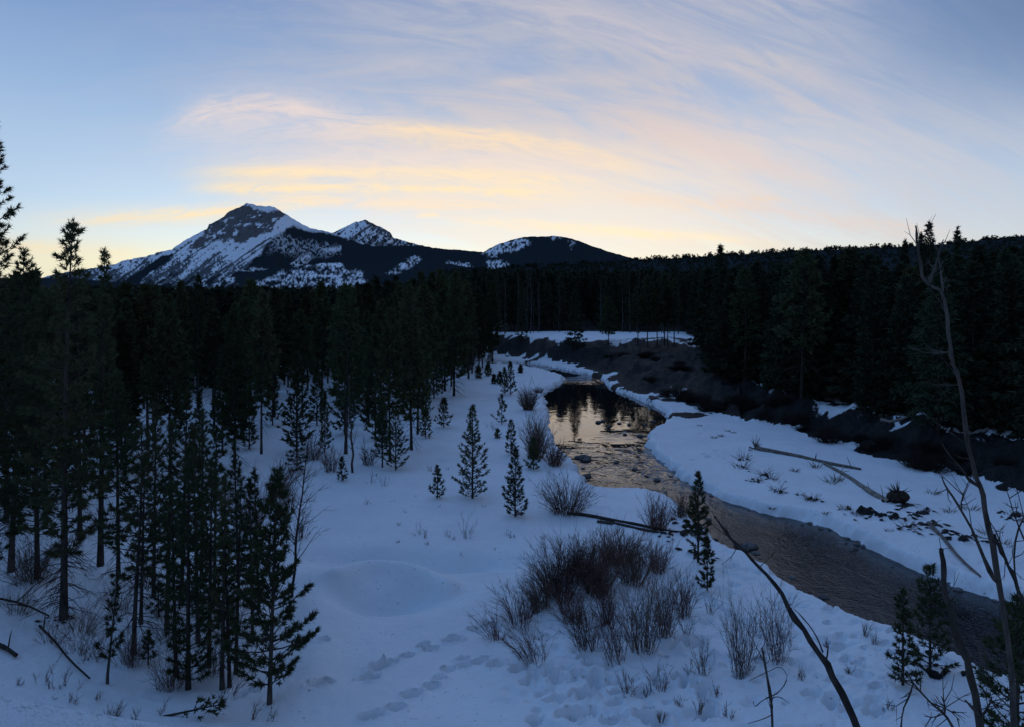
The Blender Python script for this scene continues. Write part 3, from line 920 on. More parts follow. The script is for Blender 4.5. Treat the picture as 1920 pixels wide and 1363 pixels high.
def conifer(seed, h, r, cb=0.05, style='pine', bl=0.13, bw=0.03, dens=1.0, step=0.10, nb=7, lean=(0, 0), bend=0.0, tr=None, irr=0.25, dead=0, wood=True, gap=0.0, mat=None, hang=False):
    """returns (trunk mesh, crown mesh, dead-branch mesh or None)"""
    rg = np.random.default_rng(seed)
    tr = tr if tr else 0.0078 * h + 0.010
    n = 12
    zz = np.linspace(0, 1, n)
    ph = rg.uniform(0, 6.28)
    def axis(t):
        t = np.asarray(t, float)
        return np.stack([lean[0] * h * t + bend * np.sin(t * 3.0 + ph) * 0.5 - bend * math.sin(ph) * 0.5,
                         lean[1] * h * t + bend * np.cos(t * 2.3 + ph) * 0.3 - bend * math.cos(ph) * 0.3, h * t], -1)
    tb = MB()
    P = axis(zz)
    P[0, 2] -= 0.35
    rad = tr * (1 - zz) ** 0.85 + 0.008
    rad[0] *= 1.35
    tb.tube(P, rad, 7)
    trunk = tb.mesh('trunk', M_bark, True)
    cbm = MB()
    t = cb
    C, D = [], []
    while t < 0.985:
        q = (t - cb) / (1 - cb)
        if style == 'spruce':
            L0 = r * ((1 - q) ** 0.9 * min(1.0, 0.75 + q * 2.5) + 0.03)
        elif style == 'mature':
            L0 = r * ((1 - q) ** 0.78 * min(1.0, 0.4 + q * 2.4) + 0.05)
        else:
            L0 = r * ((1 - q) ** 0.80 * min(1.0, 0.7 + q * 3.0) + 0.05)
        k = rg.integers(4, 7)
        a0 = rg.uniform(0, 6.28)
        for j in range(k):
            if rg.random() < gap:
                continue
            L = L0 * rg.uniform(1 - irr * 1.6, 1 + irr * 0.7)
            if L < 0.04:
                continue
            az = a0 + j * 6.28 / k + rg.normal() * 0.25
            if style == 'spruce':
                el = math.radians(-22 + 58 * q ** 1.3 + rg.normal() * 7)
                curl = 0.20
            elif style == 'mature':
                el = math.radians(-14 + 52 * q + rg.normal() * 10)
                curl = 0.26
            else:
                el = math.radians(6 + 42 * q + rg.normal() * 8)
                curl = 0.34
            tj = min(0.99, t + rg.uniform(-0.012, 0.012))
            o = axis(tj)
            dr = rot_dirs(az, el)
            sv = np.array([-math.sin(az), math.cos(az), 0])
            ss = np.linspace(0, 1, 5)
            B = o + L * (ss[:, None] * dr + (curl * ss ** 2)[:, None] * np.array([0, 0, 1]))
            if wood and L > 0.25:
                cbm.tube(B, np.linspace(0.012 + L * 0.012, 0.005, 5), 3, 1, False)
            nt = max(2, int(L / step * dens))
            s_ = 0.22 + 0.78 * np.sqrt(rg.random(nt))
            s_[0] = 1.0
            wd = (0.34 if style != 'spruce' else 0.30) * L * (1 - s_) * 1.3 + 0.03
            lat = rg.uniform(-1, 1, nt) * wd
            c = o + L * (s_[:, None] * dr + (curl * s_ ** 2)[:, None] * np.array([0, 0, 1])) + lat[:, None] * sv + np.abs(lat)[:, None] * dr * 0.45
            c[:, 2] += rg.normal(size=nt) * 0.03 * L
            fw = dr + np.array([0, 0, 1.0]) * (2 * curl * s_)[:, None] * 0.8 + sv * (lat / (wd + 1e-6))[:, None] * 0.6
            if style == 'spruce':
                fw[:, 2] -= 0.45
            fw /= np.linalg.norm(fw, axis=1, keepdims=True)
            C.append(np.repeat(c, nb, 0))
            dd = np.repeat(fw, nb, 0) * 0.9 + rg.normal(size=(nt * nb, 3)) * 0.55
            D.append(dd / np.linalg.norm(dd, axis=1, keepdims=True))
        t += (0.30 if h > 6 else 0.16 + 0.02 * h) / h / dens * rg.uniform(0.7, 1.3) * (1.0 - 0.35 * q)
    # the leader
    tp = axis(np.linspace(0.955, 1.0, 6))
    C.append(np.repeat(tp, nb, 0))
    dd = np.tile(np.array([0, 0, 0.8]), (6 * nb, 1)) + rg.normal(size=(6 * nb, 3)) * 0.5
    D.append(dd / np.linalg.norm(dd, axis=1, keepdims=True))
    C = np.vstack(C)
    D = np.vstack(D)
    C = C + D * bl * (rg.random(len(C)) * 0.6 - 0.3)[:, None]
    cbm.blades(C, D, bl * rg.uniform(0.6, 1.25, len(C)), bw * rg.uniform(0.7, 1.3, len(C)), rg, 0)
    crown = cbm.mesh('crown', [mat or (M_spruce if style == 'spruce' else M_needle), M_bark])
    dm = None
    if dead:
        db = MB()
        for j in range(dead):
            tt = rg.uniform(0.10 if cb > 0.2 else 0.03, max(cb * 1.15, 0.12))
            az = rg.uniform(0, 6.28)
            L = r * rg.uniform(0.35, 1.0)
            o = axis(tt)
            ss = np.linspace(0, 1, 6)
            dr = rot_dirs(az, math.radians(rg.uniform(-25, 5)))
            B = o + L * (ss[:, None] * dr - (rg.uniform(0.1, 0.6) * ss ** 2)[:, None] * np.array([0, 0, 1])) + rg.normal(size=(6, 3)) * 0.025 * L * ss[:, None]
            db.tube(B, np.linspace(0.014 + 0.004 * L, 0.003, 6), 3, 0, False)
            for _ in range(4):
                i = rg.integers(2, 5)
                d2 = dr + rg.normal(size=3) * 0.5 - np.array([0, 0, 0.35])
                l2 = L * rg.uniform(0.15, 0.4)
                db.tube([B[i], B[i] + d2 * l2 * 0.5, B[i] + d2 * l2 - np.array([0, 0, 0.12 * l2])], [0.007, 0.005, 0.002], 3, 0, False)
        dm = db.mesh('dead_branches', M_bark, True)
    return trunk, crown, dm


def tree(meshes, name, label, cat, loc, rz=0.0, s=1.0, group=None):
    o = thing(name, label, cat, loc, rz, s, group)
    link('trunk', meshes[0], o)
    link('crown', meshes[1], o)
    if meshes[2] is not None:
        link('dead_branches', meshes[2], o)
    return o


def hero(px, pyb, pyt, wpx, label, seed, style='pine', px_top=None, name='pine_tree', cat='pine tree', group=None, sink=0.0, **kw):
    """a tree of its own: foot and tip measured from the photograph's proportions"""
    p = place(px, pyb)
    Y = p[1]
    h = (CAMH + (HY - pyt) / FPX * Y) - p[2]
    r = wpx / 2 / FPX * Y
    lean = ((px_top - px) / FPX * Y / h, 0) if px_top else (0, 0)
    d = Y
    if d < 30:
        det = dict(bl=0.13, bw=0.024, step=0.05, nb=15)
    elif d < 55:
        det = dict(bl=0.14, bw=0.034, step=0.07, nb=11)
    elif d < 85:
        det = dict(bl=0.22, bw=0.08, step=0.16, nb=6)
    else:
        det = dict(bl=0.32, bw=0.13, step=0.25, nb=5)
    if h > 7:
        det['step'] *= 1.1
        det['bl'] *= 1.3
        det['bw'] *= 1.3
    det.update(kw)
    ms = conifer(seed, h, r, style=style, lean=lean, **det)
    return tree(ms, name, label, cat, (p[0], p[1], p[2] - sink), 0.0, 1.0, group)


YG = 'young pines on the snowy clearing'
hero(886, 934, 760, 68, 'full symmetrical young pine standing alone mid clearing, the tallest one out on the snow', 101, group=YG, cb=0.03)
hero(966, 968, 842, 50, 'bushy young pine beside the big willow at the end of the bank log', 102, group=YG, cb=0.02)
hero(820, 934, 874, 28, 'knee-high twin-tipped little pine just left of the tallest clearing pine', 103, group=YG, irr=0.4)
hero(958, 851, 788, 28, 'slim young pine right behind the bushy one, in front of the tall riverside willow', 104, group=YG)
hero(941, 795, 742, 30, 'lopsided young pine with a bare thin leader and chunky side boughs', 105, group=YG, irr=0.5, gap=0.35)
hero(957, 740, 681, 26, 'dense columnar pine at the far end of the clearing before the river bend', 106, group=YG)
hero(946, 738, 690, 16, 'thin pine pressed against the dense columnar pine at the bend', 116, group=YG)
hero(1000, 880, 822, 36, 'young pine half hidden among the riverside willow stems', 107, group=YG)
hero(926, 719, 704, 7, 'tiny pine seedling left of the columnar pine, the lower of two', 108, group=YG)
hero(937, 720, 699, 9, 'tiny slender pine seedling between another seedling and the columnar pine', 109, group=YG)
hero(976, 699, 686, 7, 'tiny pine seedling on the snow point beside the river bend', 110, group=YG)
hero(915, 705, 682, 12, 'small pine at the wood edge nearest the far snow point', 111, group=YG)
hero(897, 709, 687, 11, 'small pine at the wood edge, just before the smallest far seedlings', 112, group=YG)
hero(933, 821, 807, 10, 'sprig of a seedling poking from the open snow behind the tallest clearing pine', 113, group=YG, irr=0.5)
hero(832, 801, 748, 30, 'small open-branched pine a step out from the wood edge', 114, group=YG)
hero(798, 821, 768, 26, 'wispy small pine at the wood edge left of the open-branched one', 115, group=YG)
hero(742, 881, 770, 50, 'dark pine with low skirts jutting from the wood onto the clearing', 117, group=YG)
hero(717, 876, 745, 40, 'straight dark pine close behind the skirted pine at the wood edge', 118, group=YG, cb=0.15)
hero(641, 901, 858, 20, 'tiny dark pine standing apart at the corner of the wood', 119, group=YG)
hero(557, 882, 786, 44, 'layered small spruce standing open in the wood gap with tiers of flat boughs', 120, 'spruce', name='spruce_tree', cat='spruce tree', irr=0.4)

# front clump below the viewer
FC = 'trees of the thicket below the viewer'
hero(505, 1318, 885, 165, 'green open pine with heavy upswept lower boughs at the front corner of the thicket', 201, px_top=520, group=FC, cb=0.08, irr=0.33, gap=0.02, step=0.034, nb=16)
hero(119, 1162, 415, 185, 'tall pine leaning at the foot with hanging dead twigs, its ragged top against the sky', 202, 'mature', px_top=152, group=FC, cb=0.17, dead=60, irr=0.45, gap=0.12, step=0.055, nb=14, bend=0.3)
hero(251, 1226, 795, 180, 'pine with a smooth curved bare trunk and drooping side limbs', 203, 'mature', px_top=240, group=FC, cb=0.34, dead=26, irr=0.5, gap=0.2, bend=0.35)
hero(353, 1292, 838, 100, 'densest dark green pine in the middle of the thicket', 204, 'pine', group=FC, cb=0.05, irr=0.3)
hero(200, 1281, 1088, 40, 'spindly young pine with sparse tufts before the curved trunk', 205, group=FC, cb=0.25, irr=0.5, gap=0.35, px_top=220)
hero(297, 1150, 1095, 40, 'low dark little spruce crouched on the snow behind the curved trunk', 206, 'spruce', group=FC, cb=0.02, name='spruce_tree', cat='spruce tree')
hero(442, 1262, 905, 78, 'slim pine with drooping tiers just left of the open front pine', 207, 'spruce', px_top=452, group=FC, cb=0.14, gap=0.15)
hero(278, 1245, 1185, 26, 'small upright pine sprig in front of the thicket', 208, group=FC, cb=0.2)
hero(20, 1072, 470, 150, 'thick-trunked pine on the spur with red twigs at its foot', 209, 'mature', px_top=46, group=FC, cb=0.24, dead=30, irr=0.4, gap=0.1)
hero(-14, 1130, 225, 190, 'nearest pine at the photo edge, one bough reaching out against the sky', 210, 'mature', group=FC, cb=0.10, irr=0.55, gap=0.3, step=0.06, nb=14)
hero(188, 1060, 470, 74, 'pointed dark pine close behind the leaning one, its tip just lower', 211, 'mature', px_top=196, group=FC, cb=0.25, irr=0.35)
thin = [(416, 1292, 890, 40, 0.3), (431, 1288, 950, 34, 0.35), (392, 1250, 860, 54, 0.25), (372, 1205, 800, 60, 0.22), (330, 1268, 905, 44, 0.3), (312, 1180, 790, 62, 0.28), (288, 1120, 760, 70, 0.25),
        (474, 1195, 900, 44, 0.25), (486, 1150, 880, 40, 0.3), (340, 1130, 735, 70, 0.25), (402, 1130, 800, 60, 0.2), (264, 1170, 850, 50, 0.3), (448, 1120, 830, 48, 0.22), (378, 1080, 770, 66, 0.2), (222, 1080, 700, 80, 0.25),
        (70, 1085, 560, 90, 0.22), (150, 1010, 540, 90, 0.25), (-70, 1060, 500, 120, 0.2), (85, 990, 540, 100, 0.25), (12, 980, 520, 110, 0.2)]
for i, (a, b, c, w_, cb_) in enumerate(thin):
    front = a > 250
    hero(a, b, c, w_ * 1.28, ('thin pine packed inside the front thicket, its stem rooted in shaded snow' if front else 'tall dark pine crowding the shaded spur behind the leaning pine'), 230 + i, 'mature' if i % 3 else 'pine',
         px_top=a + random.uniform(-12, 12), group=('thin pines inside the front thicket' if front else 'tall pines on the shaded spur'), cb=cb_ * 0.75, dead=14, irr=0.4, gap=0.1)

# near right bank
NR = 'small pines on the near river bank'
hero(1309, 1056, 886, 52, 'dark bushy pine at the water edge in the middle of the near bank', 301, group=NR, cb=0.12, irr=0.2)
hero(1326, 1106, 1010, 32, 'slight young pine in front of the bushy water-edge pine', 302, group=NR, irr=0.4)
hero(1744, 1256, 1064, 104, 'broad dark pine on the near bank over the lower river', 303, group=NR, cb=0.06, irr=0.45, gap=0.15, step=0.07)
hero(1693, 1284, 1106, 62, 'airy small pine with light tufts beside the broad dark one', 304, group=NR, cb=0.06, irr=0.45, gap=0.2)
hero(1908, 1440, 1120, 170, 'olive pine cut by the photo edge at the foot of the dead sapling', 305, group=NR, cb=0.03)

# clearing beyond the cut bank
CB = 'conifers on the far clearing above the cut bank'
hero(1078, 648, 545, 40, 'dark spruce with skirts to the snow, at the end of the far white clearing', 401, 'spruce', group=CB, cb=0.03, name='spruce_tree', cat='spruce tree')
hero(1141, 645, 560, 44, 'wide low-limbed pine alone on the far clearing, gaps of snow beneath', 402, group=CB, cb=0.18)
FP = [(1196, 648, 540, 42), (1214, 650, 520, 44), (1232, 648, 530, 36), (1246, 648, 515, 34), (1252, 648, 540, 36), (1264, 646, 525, 34)]
for i, (a, b, c, w_) in enumerate(FP):
    hero(a, b, c, w_, 'bare-stemmed pine in the row standing on the far clearing rim', 410 + i, 'mature', group='row of pines on the far clearing rim', cb=0.33)

# forest made from shared tree shapes
PROTO = [conifer(500 + i, 11.0, 1.35 + 0.22 * (i % 4), cb=(0.26, 0.34, 0.2, 0.38, 0.3, 0.16)[i % 6], style='mature', bl=0.40, bw=0.15, step=0.15, nb=6, irr=0.35, gap=0.08, dead=14, bend=0.2) for i in range(9)]
PROTO_LOW = [conifer(540 + i, 7.0, 1.0, cb=0.06, style='pine', bl=0.32, bw=0.11, step=0.16, nb=6, irr=0.35) for i in range(4)]
PROTO_SP = [conifer(560 + i, 13.0, 1.9 + 0.2 * i, cb=0.04 + 0.03 * (i % 3), style='spruce', bl=0.42, bw=0.16, step=0.18, nb=6, irr=0.3, gap=0.05) for i in range(6)]
rs = random.Random(21)

W_POLY = [flat(a, b) for a, b in [(-420, 1000), (-40, 1000), (70, 990), (160, 975), (240, 950), (330, 915), (430, 890), (500, 872), (560, 850), (640, 858), (705, 874), (745, 868), (800, 814), (835, 790), (855, 742), (872, 716),
                                 (905, 690), (930, 676), (912, 664), (880, 652), (500, 650), (-200, 660)]]
wp = np.array(W_POLY)
wood_pts = []
tries = 0
while tries < 60000 and len(wood_pts) < 620:
    tries += 1
    y = rs.uniform(35, 155)
    x = rs.uniform(wp[:, 0].min(), wp[:, 0].max())
    if x / y < -0.86:
        continue
    if not inpoly(np.array([x]), np.array([y]), W_POLY)[0]:
        continue
    ed = float(dist_line(np.array([x]), np.array([y]), W_POLY, True)[0])
    mind = 1.35 if ed < 8 else 2.0
    if any((x - a) ** 2 + (y - b) ** 2 < mind * mind for a, b, _ in wood_pts):
        continue
    wood_pts.append((x, y, ed))
# the nearest row hides the rest: trees nearer the viewer or the clearing are individuals, deeper ones are one mass
wood_pts.sort(key=lambda p: (p[1] + p[2] * 1.6))
N_IND = 235
deep = wood_pts[N_IND:]
for i, (x, y, ed) in enumerate(wood_pts[:N_IND]):
    z = ground_z(x, y)
    top = rs.choice([rs.uniform(512, 560), rs.uniform(535, 590)]) if x / y < -0.52 or x / y > -0.2 else rs.choice([rs.uniform(536, 566), rs.uniform(550, 600), rs.uniform(524, 560)])
    hh = CAMH + (HY - top) / FPX * y - z
    edge = ed < 5 and x > -26 and y > 50
    low = rs.random() < (0.38 if edge else 0.24)
    if low:
        ms, base = rs.choice(PROTO_LOW), 7.0
        hh *= rs.uniform(0.3, 0.75)
    else:
        ms, base = rs.choice(PROTO), 11.0
    s = hh / base
    lab, grp = (('dark pine in the front rank of the packed wood, facing the open clearing', 'front rank of the packed wood') if edge else
                ('slender dark pine deeper inside the packed wood below the mountain', 'pines inside the packed wood'))
    if low:
        lab, grp = (('short pine with boughs to the snow, in the front rank of the packed wood', 'short pines of the front rank') if edge else ('short bushy pine filling the space between tall trunks of the packed wood', 'short pines inside the packed wood'))
    tree(ms, 'pine_tree', lab, 'pine tree', (x, y, z), rs.uniform(0, 6.28), (s * rs.uniform(0.85, 1.15), s * rs.uniform(0.85, 1.15), s), grp)

# special skyline trees of the wood
for a, b, c, w_, lb in [(372, 760, 518, 40, 'pine whose tip just overtops the packed wood below the main mountain'), (825, 700, 508, 46, 'taller pine at the wood end nearest the river bend'),
                        (790, 720, 512, 44, 'broad-topped pine rising slightly above the wood end'), (848, 702, 516, 40, 'last tall dark pine of the wood before the bare grey saplings')]:
    hero(a, b, c, w_, lb, 600 + a, 'mature', cb=0.25)

# far bank forest
SK = [(1350, 700, 462, 60, 'tallest pointed spruce of the far bank, alone above the ridge line'), (1742, 720, 420, 74, 'dark full-topped spruce beside the forked dead sapling top, clear of the ridge'),
      (1727, 720, 440, 40, 'narrow spruce nestled against the full-topped one on the far bank'), (1795, 715, 428, 40, 'thin spire of a spruce with a bare tip over the right ridge'), (1697, 720, 452, 44, 'blunt-topped spruce barely above the ridge line, left of the forked top'),
      (1885, 800, 470, 80, 'large dark spruce near the photo edge on the far bank'), (978, 640, 532, 26, 'dark narrow spruce among grey saplings behind the far clearing')]
for i, (a, b, c, w_, lb) in enumerate(SK):
    hero(a, b, c, w_, lb, 650 + i, 'spruce', name='spruce_tree', cat='spruce tree', cb=0.05, bl=0.34, bw=0.12, step=0.22)
far_pts = []
toe_rank = chaikin([flat(a, b) for a, b in TOE_PX], 2)
acc = 0.0
for i in range(len(toe_rank) - 1):
    p0, p1 = toe_rank[i], toe_rank[i + 1]
    L = np.linalg.norm(p1 - p0)
    nrm = np.array([-(p1 - p0)[1], (p1 - p0)[0]]) / (L + 1e-9)
    if nrm[1] < 0:
        nrm = -nrm
    acc += L
    while acc > 1.15:
        acc -= 1.15
        q = p1 - (p1 - p0) / (L + 1e-9) * acc + nrm * rs.choice([rs.uniform(6.0, 8.0), rs.uniform(8.5, 12.0)])
        if 0.27 < q[0] / q[1] < 0.74 and not (abs(q[0] / q[1] - 0.42) < 0.022 and q[1] < 64) and all((q[0] - a) ** 2 + (q[1] - b) ** 2 > 1.6 ** 2 for a, b, _ in far_pts):
            far_pts.append((q[0], q[1], ground_z(q[0], q[1])))
tries = 0
while tries < 90000 and len(far_pts) < 178:
    tries += 1
    y = 45 + 75 * rs.random() ** 1.25
    u = rs.uniform(0.20, 0.80)
    x = u * y
    Zv, sdv, tv, dv = terrain(np.array([x]), np.array([y]), True)
    if dv[0] < 3.2 or tv[0] < 0.62 or (u < 0.235 and y > 100 and y < 128):
        continue
    if abs(u - 0.42) < 0.014 and y < 62:
        continue
    if any((x - a) ** 2 + (y - b) ** 2 < 2.15 ** 2 for a, b, _ in far_pts):
        continue
    far_pts.append((x, y, float(Zv[0])))
far_pts.sort(key=lambda p: p[1])
for i, (x, y, z) in enumerate(far_pts):
    rl = float(np.interp(CX + FPX * x / y, [1200, 1280, 1400, 1500, 1600, 1700, 1790, 1850, 1920, 2060, 2300], [488, 484, 477, 471, 467, 463, 457, 450, 443, 424, 400]))
    rank = dist_line(np.array([x]), np.array([y]), TOE)[0] < 13.5
    top = rl + ((rs.uniform(4, 30) if rs.random() < 0.35 else rs.uniform(22, 60)) if rank and x / y > 0.28 else rs.uniform(18, 80))
    hh = max(7.0, CAMH + (HY - top) / FPX * y - z)
    ms, base = (rs.choice(PROTO_SP), 13.0) if rs.random() < 0.88 else (rs.choice(PROTO), 11.0)
    sp = base == 13.0
    s = hh / base
    tree(ms, 'spruce_tree' if sp else 'pine_tree', 'dark spruce in the black forest along the far river bank' if sp else 'dark bare-stemmed pine in the black forest along the far river bank', 'spruce tree' if sp else 'pine tree',
         (x, y, z), rs.uniform(0, 6.28), (s * rs.uniform(1.0, 1.4), s * rs.uniform(1.0, 1.4), s), 'spruces of the far bank forest' if sp else 'pines of the far bank forest')


def far_tree_mass(name, pts, n_tri, seed, w=(2.2, 3.4), blade=(1.0, 0.45), trunk=True, base=0.2):
    rg = np.random.default_rng(seed)
    mb = MB()
    pts = np.asarray(pts, float)
    N = len(pts)
    q = rg.random((N, n_tri)) ** 0.8
    az = rg.random((N, n_tri)) * 6.28
    R = rg.uniform(*w, N)[:, None] * 0.5
    rad = R * (1 - q) ** 0.8 * np.sqrt(rg.random((N, n_tri)))
    H = pts[:, 3:4]
    c = np.stack([pts[:, 0:1] + np.cos(az) * rad, pts[:, 1:2] + np.sin(az) * rad, pts[:, 2:3] + H * (base + (0.98 - base) * q)], -1).reshape(-1, 3)
    d = np.stack([np.cos(az) * 0.8, np.sin(az) * 0.8, 0.35 + rg.normal(size=az.shape) * 0.4], -1).reshape(-1, 3)
    d /= np.linalg.norm(d, axis=1, keepdims=True)
    mb.blades(c, d, blade[0] * rg.uniform(0.6, 1.3, len(c)), blade[1] * rg.uniform(0.7, 1.3, len(c)), rg, 0)
    # pointed tops
    tip = pts[:, :3] + np.stack([np.zeros(N), np.zeros(N), pts[:, 3] * 0.86], -1)
    for k_ in range(2):
        mb.blades(tip, np.tile([0, 0, 1.0], (N, 1)) + rg.normal(size=(N, 3)) * 0.02, pts[:, 3] * 0.15, 0.5, rg, 0)
    if trunk:
        for a in (0, 1):
            v = np.empty((N, 3, 3))
            o = np.array([0.12, 0, 0]) if a == 0 else np.array([0, 0.12, 0])
            v[:, 0] = pts[:, :3] - o
            v[:, 1] = pts[:, :3] + o
            v[:, 2] = pts[:, :3] + np.stack([np.zeros(N), np.zeros(N), pts[:, 3] * 0.9], -1)
            mb.add(v, np.arange(3 * N).reshape(-1, 3), 1)
    return setting(name, mb.mesh(name, [M_far, M_bark]), 'stuff')


mass = []
for x, y, ed in deep:
    z = ground_z(x, y)
    mass.append((x, y, z, CAMH + (HY - (rs.uniform(515, 562) if x / y > -0.18 else rs.uniform(538, 566))) / FPX * y - z))
rgm = np.random.default_rng(77)
mass += [(x, y, z, 12.0) for x, y, z in zip(*(lambda a, b: (a, b, terrain(a, b)))(*(lambda b, c: (b * c, b))(np.random.default_rng(5).uniform(95, 160, 260), np.random.default_rng(6).uniform(0.25, 0.85, 260))))]
N = 4200
ym = 150 + 420 * rgm.random(N) ** 1.6
um = rgm.uniform(-0.85, 0.9, N)
xm = um * ym
okm = ~((um > -0.03) & (um < 0.235) & (ym < 163))
xm, ym = xm[okm], ym[okm]
zm = terrain(xm, ym)
hm = np.clip(rgm.uniform(9.5, 14, len(xm)), 4, 16)
lim = CAMH + (HY - np.where(xm / ym < -0.08, 549, 507)) / FPX * ym - zm
hm = np.minimum(hm, np.maximum(lim, 5) * rgm.uniform(0.85, 1.05, len(xm)))
mass += list(zip(xm, ym, zm, hm))
mass = np.array(mass)
nearm = mass[:, 1] < 230
far_tree_mass('forest', mass[nearm], 300, 3, (2.8, 4.4), (0.9, 0.45), True, 0.08)
far_tree_mass('far_forest', mass[~nearm], 80, 13, (3.0, 4.4), (1.6, 0.9), False)


def hill_forest(name, prof, Yc, Yf, n, seed, hgt, smin=0.05, px0=0, px1=2300):
    rg = np.random.default_rng(seed)
    prof = np.array(prof, float)
    s = smin + (1.0 - smin) * rg.random(n)
    px = rg.uniform(px0, px1, n)
    crest = rg.random(n) < 0.30 * sstep(0.35, 0.7, vnoise(px / 14.0, px * 0, 5))
    s[crest] = 1.0
    py = np.interp(px, prof[:, 0], prof[:, 1])
    Y = Yf + (Yc - Yf) * s
    z = -6 + (CAMH + (HY - py) / FPX * Yc + 6) * s - 1.5
    X = (px - CX) / FPX * Y
    return np.stack([X, Y, z, hgt[0] + (hgt[1] - hgt[0]) * rg.random(n) ** 1.8], -1)


RIDGE = [(820, 512), (960, 503), (1060, 498), (1150, 491), (1200, 488), (1280, 484), (1400, 477), (1500, 471), (1600, 467), (1700, 463), (1790, 457), (1850, 450), (1920, 443), (2060, 424), (2300, 400)]
far_tree_mass('ridge_forest', hill_forest('r', RIDGE, 1500, 480, 6500, 9, (3, 10), 0.03, 830, 2200), 22, 4, (2.4, 4.2), (2.6, 1.6), False)


# ------------------------------------------------------------------ bare trees, shrubs, grass
def bare_tree(seed, h, tr, n1=26, spread=0.3, start=0.35, mat=None, up=0.9, lean=(0, 0)):
    rg = np.random.default_rng(seed)
    tb = MB()
    zz = np.linspace(0, 1, 12)
    wob = rg.normal(size=(12, 2)) * 0.012 * h
    wob[0] = 0
    P = np.stack([lean[0] * h * zz + np.cumsum(wob[:, 0]) * 0.5, lean[1] * h * zz + np.cumsum(wob[:, 1]) * 0.5, h * zz], -1)
    P[0, 2] -= 0.3
    tb.tube(P, tr * (1 - zz) ** 0.8 + 0.006, 6)
    bb = MB()
    for i in range(n1):
        t = start + (0.98 - start) * (i + rg.random()) / n1
        o = np.array([np.interp(t, zz, P[:, j]) for j in range(3)])
        az = rg.uniform(0, 6.28)
        L = h * spread * (1 - t * 0.65) * rg.uniform(0.5, 1.1)
        d = np.array([math.cos(az), math.sin(az), up + rg.normal() * 0.25])
        d /= np.linalg.norm(d)
        ss = np.linspace(0, 1, 5)
        B = o + L * ss[:, None] * d + np.cumsum(rg.normal(size=(5, 3)), 0) * 0.03 * L * ss[:, None]
        bb.tube(B, np.linspace(tr * 0.35 * (1 - t) + 0.008, 0.003, 5), 3, 0, False)
        for j in range(rg.integers(2, 6)):
            q = rg.integers(1, 5)
            d2 = d + rg.normal(size=3) * 0.55
            d2 /= np.linalg.norm(d2)
            l2 = L * rg.uniform(0.2, 0.5)
            B2 = np.array([B[q], B[q] + d2 * l2 * 0.5, B[q] + d2 * l2 + np.array([0, 0, 0.08 * l2])])
            bb.tube(B2, [0.006, 0.004, 0.002], 3, 0, False)
            for _ in range(2):
                d3 = d2 + rg.normal(size=3) * 0.6
                bb.tube([B2[1], B2[1] + d3 * l2 * 0.35], [0.003, 0.0018], 3, 0, False)
    mat = mat or M_grey
    return tb.mesh('trunk', mat, True), bb.mesh('branches', mat, True)


def put_bare(ms, label, loc, rz=0, s=1.0, group=None):
    o = thing('bare_tree', label, 'bare tree', loc, rz, s, group)
    link('trunk', ms[0], o)
    link('branches', ms[1], o)
    return o


BARE = [bare_tree(700 + i, 11.0, 0.10, 26, 0.20, 0.3, M_pale) for i in range(4)]
for i in range(24):
    y = rs.uniform(150, 160)
    px = rs.choice([rs.uniform(872, 1010), rs.uniform(900, 1290), rs.uniform(1010, 1290)])
    x = (px - CX) / FPX * y
    z = ground_z(x, y)
    s = rs.uniform(0.8, 1.15)
    put_bare(rs.choice(BARE), 'pale leafless sapling among dark conifers behind the far clearing', (x, y, z), rs.uniform(0, 6.28), (s, s, s * rs.uniform(0.95, 1.2)), 'leafless saplings behind the far clearing')
for a, b, c, lb in [(662, 886, 700, 'tall thin leafless sapling at the corner of the wood'), (905, 690, 560, 'leafless grey tree at the wood end beside the bend'), (885, 700, 570, 'leafless grey tree one step inside the wood end'),
                    (948, 668, 620, 'small leafless tree on the snow bank before the far clearing')]:
    p = place(a, b)
    hh = CAMH + (HY - c) / FPX * p[1] - p[2]
    put_bare(bare_tree(800 + a, hh, 0.012 * hh, 22, 0.25, 0.2), lb, p)
p = place(546, 1120)
put_bare(bare_tree(811, 5.4, 0.045, 34, 0.36, 0.2, M_bark, 0.75, (0.10, 0)), 'bare birch-like sapling with a haze of fine twigs behind the open front pine', p)


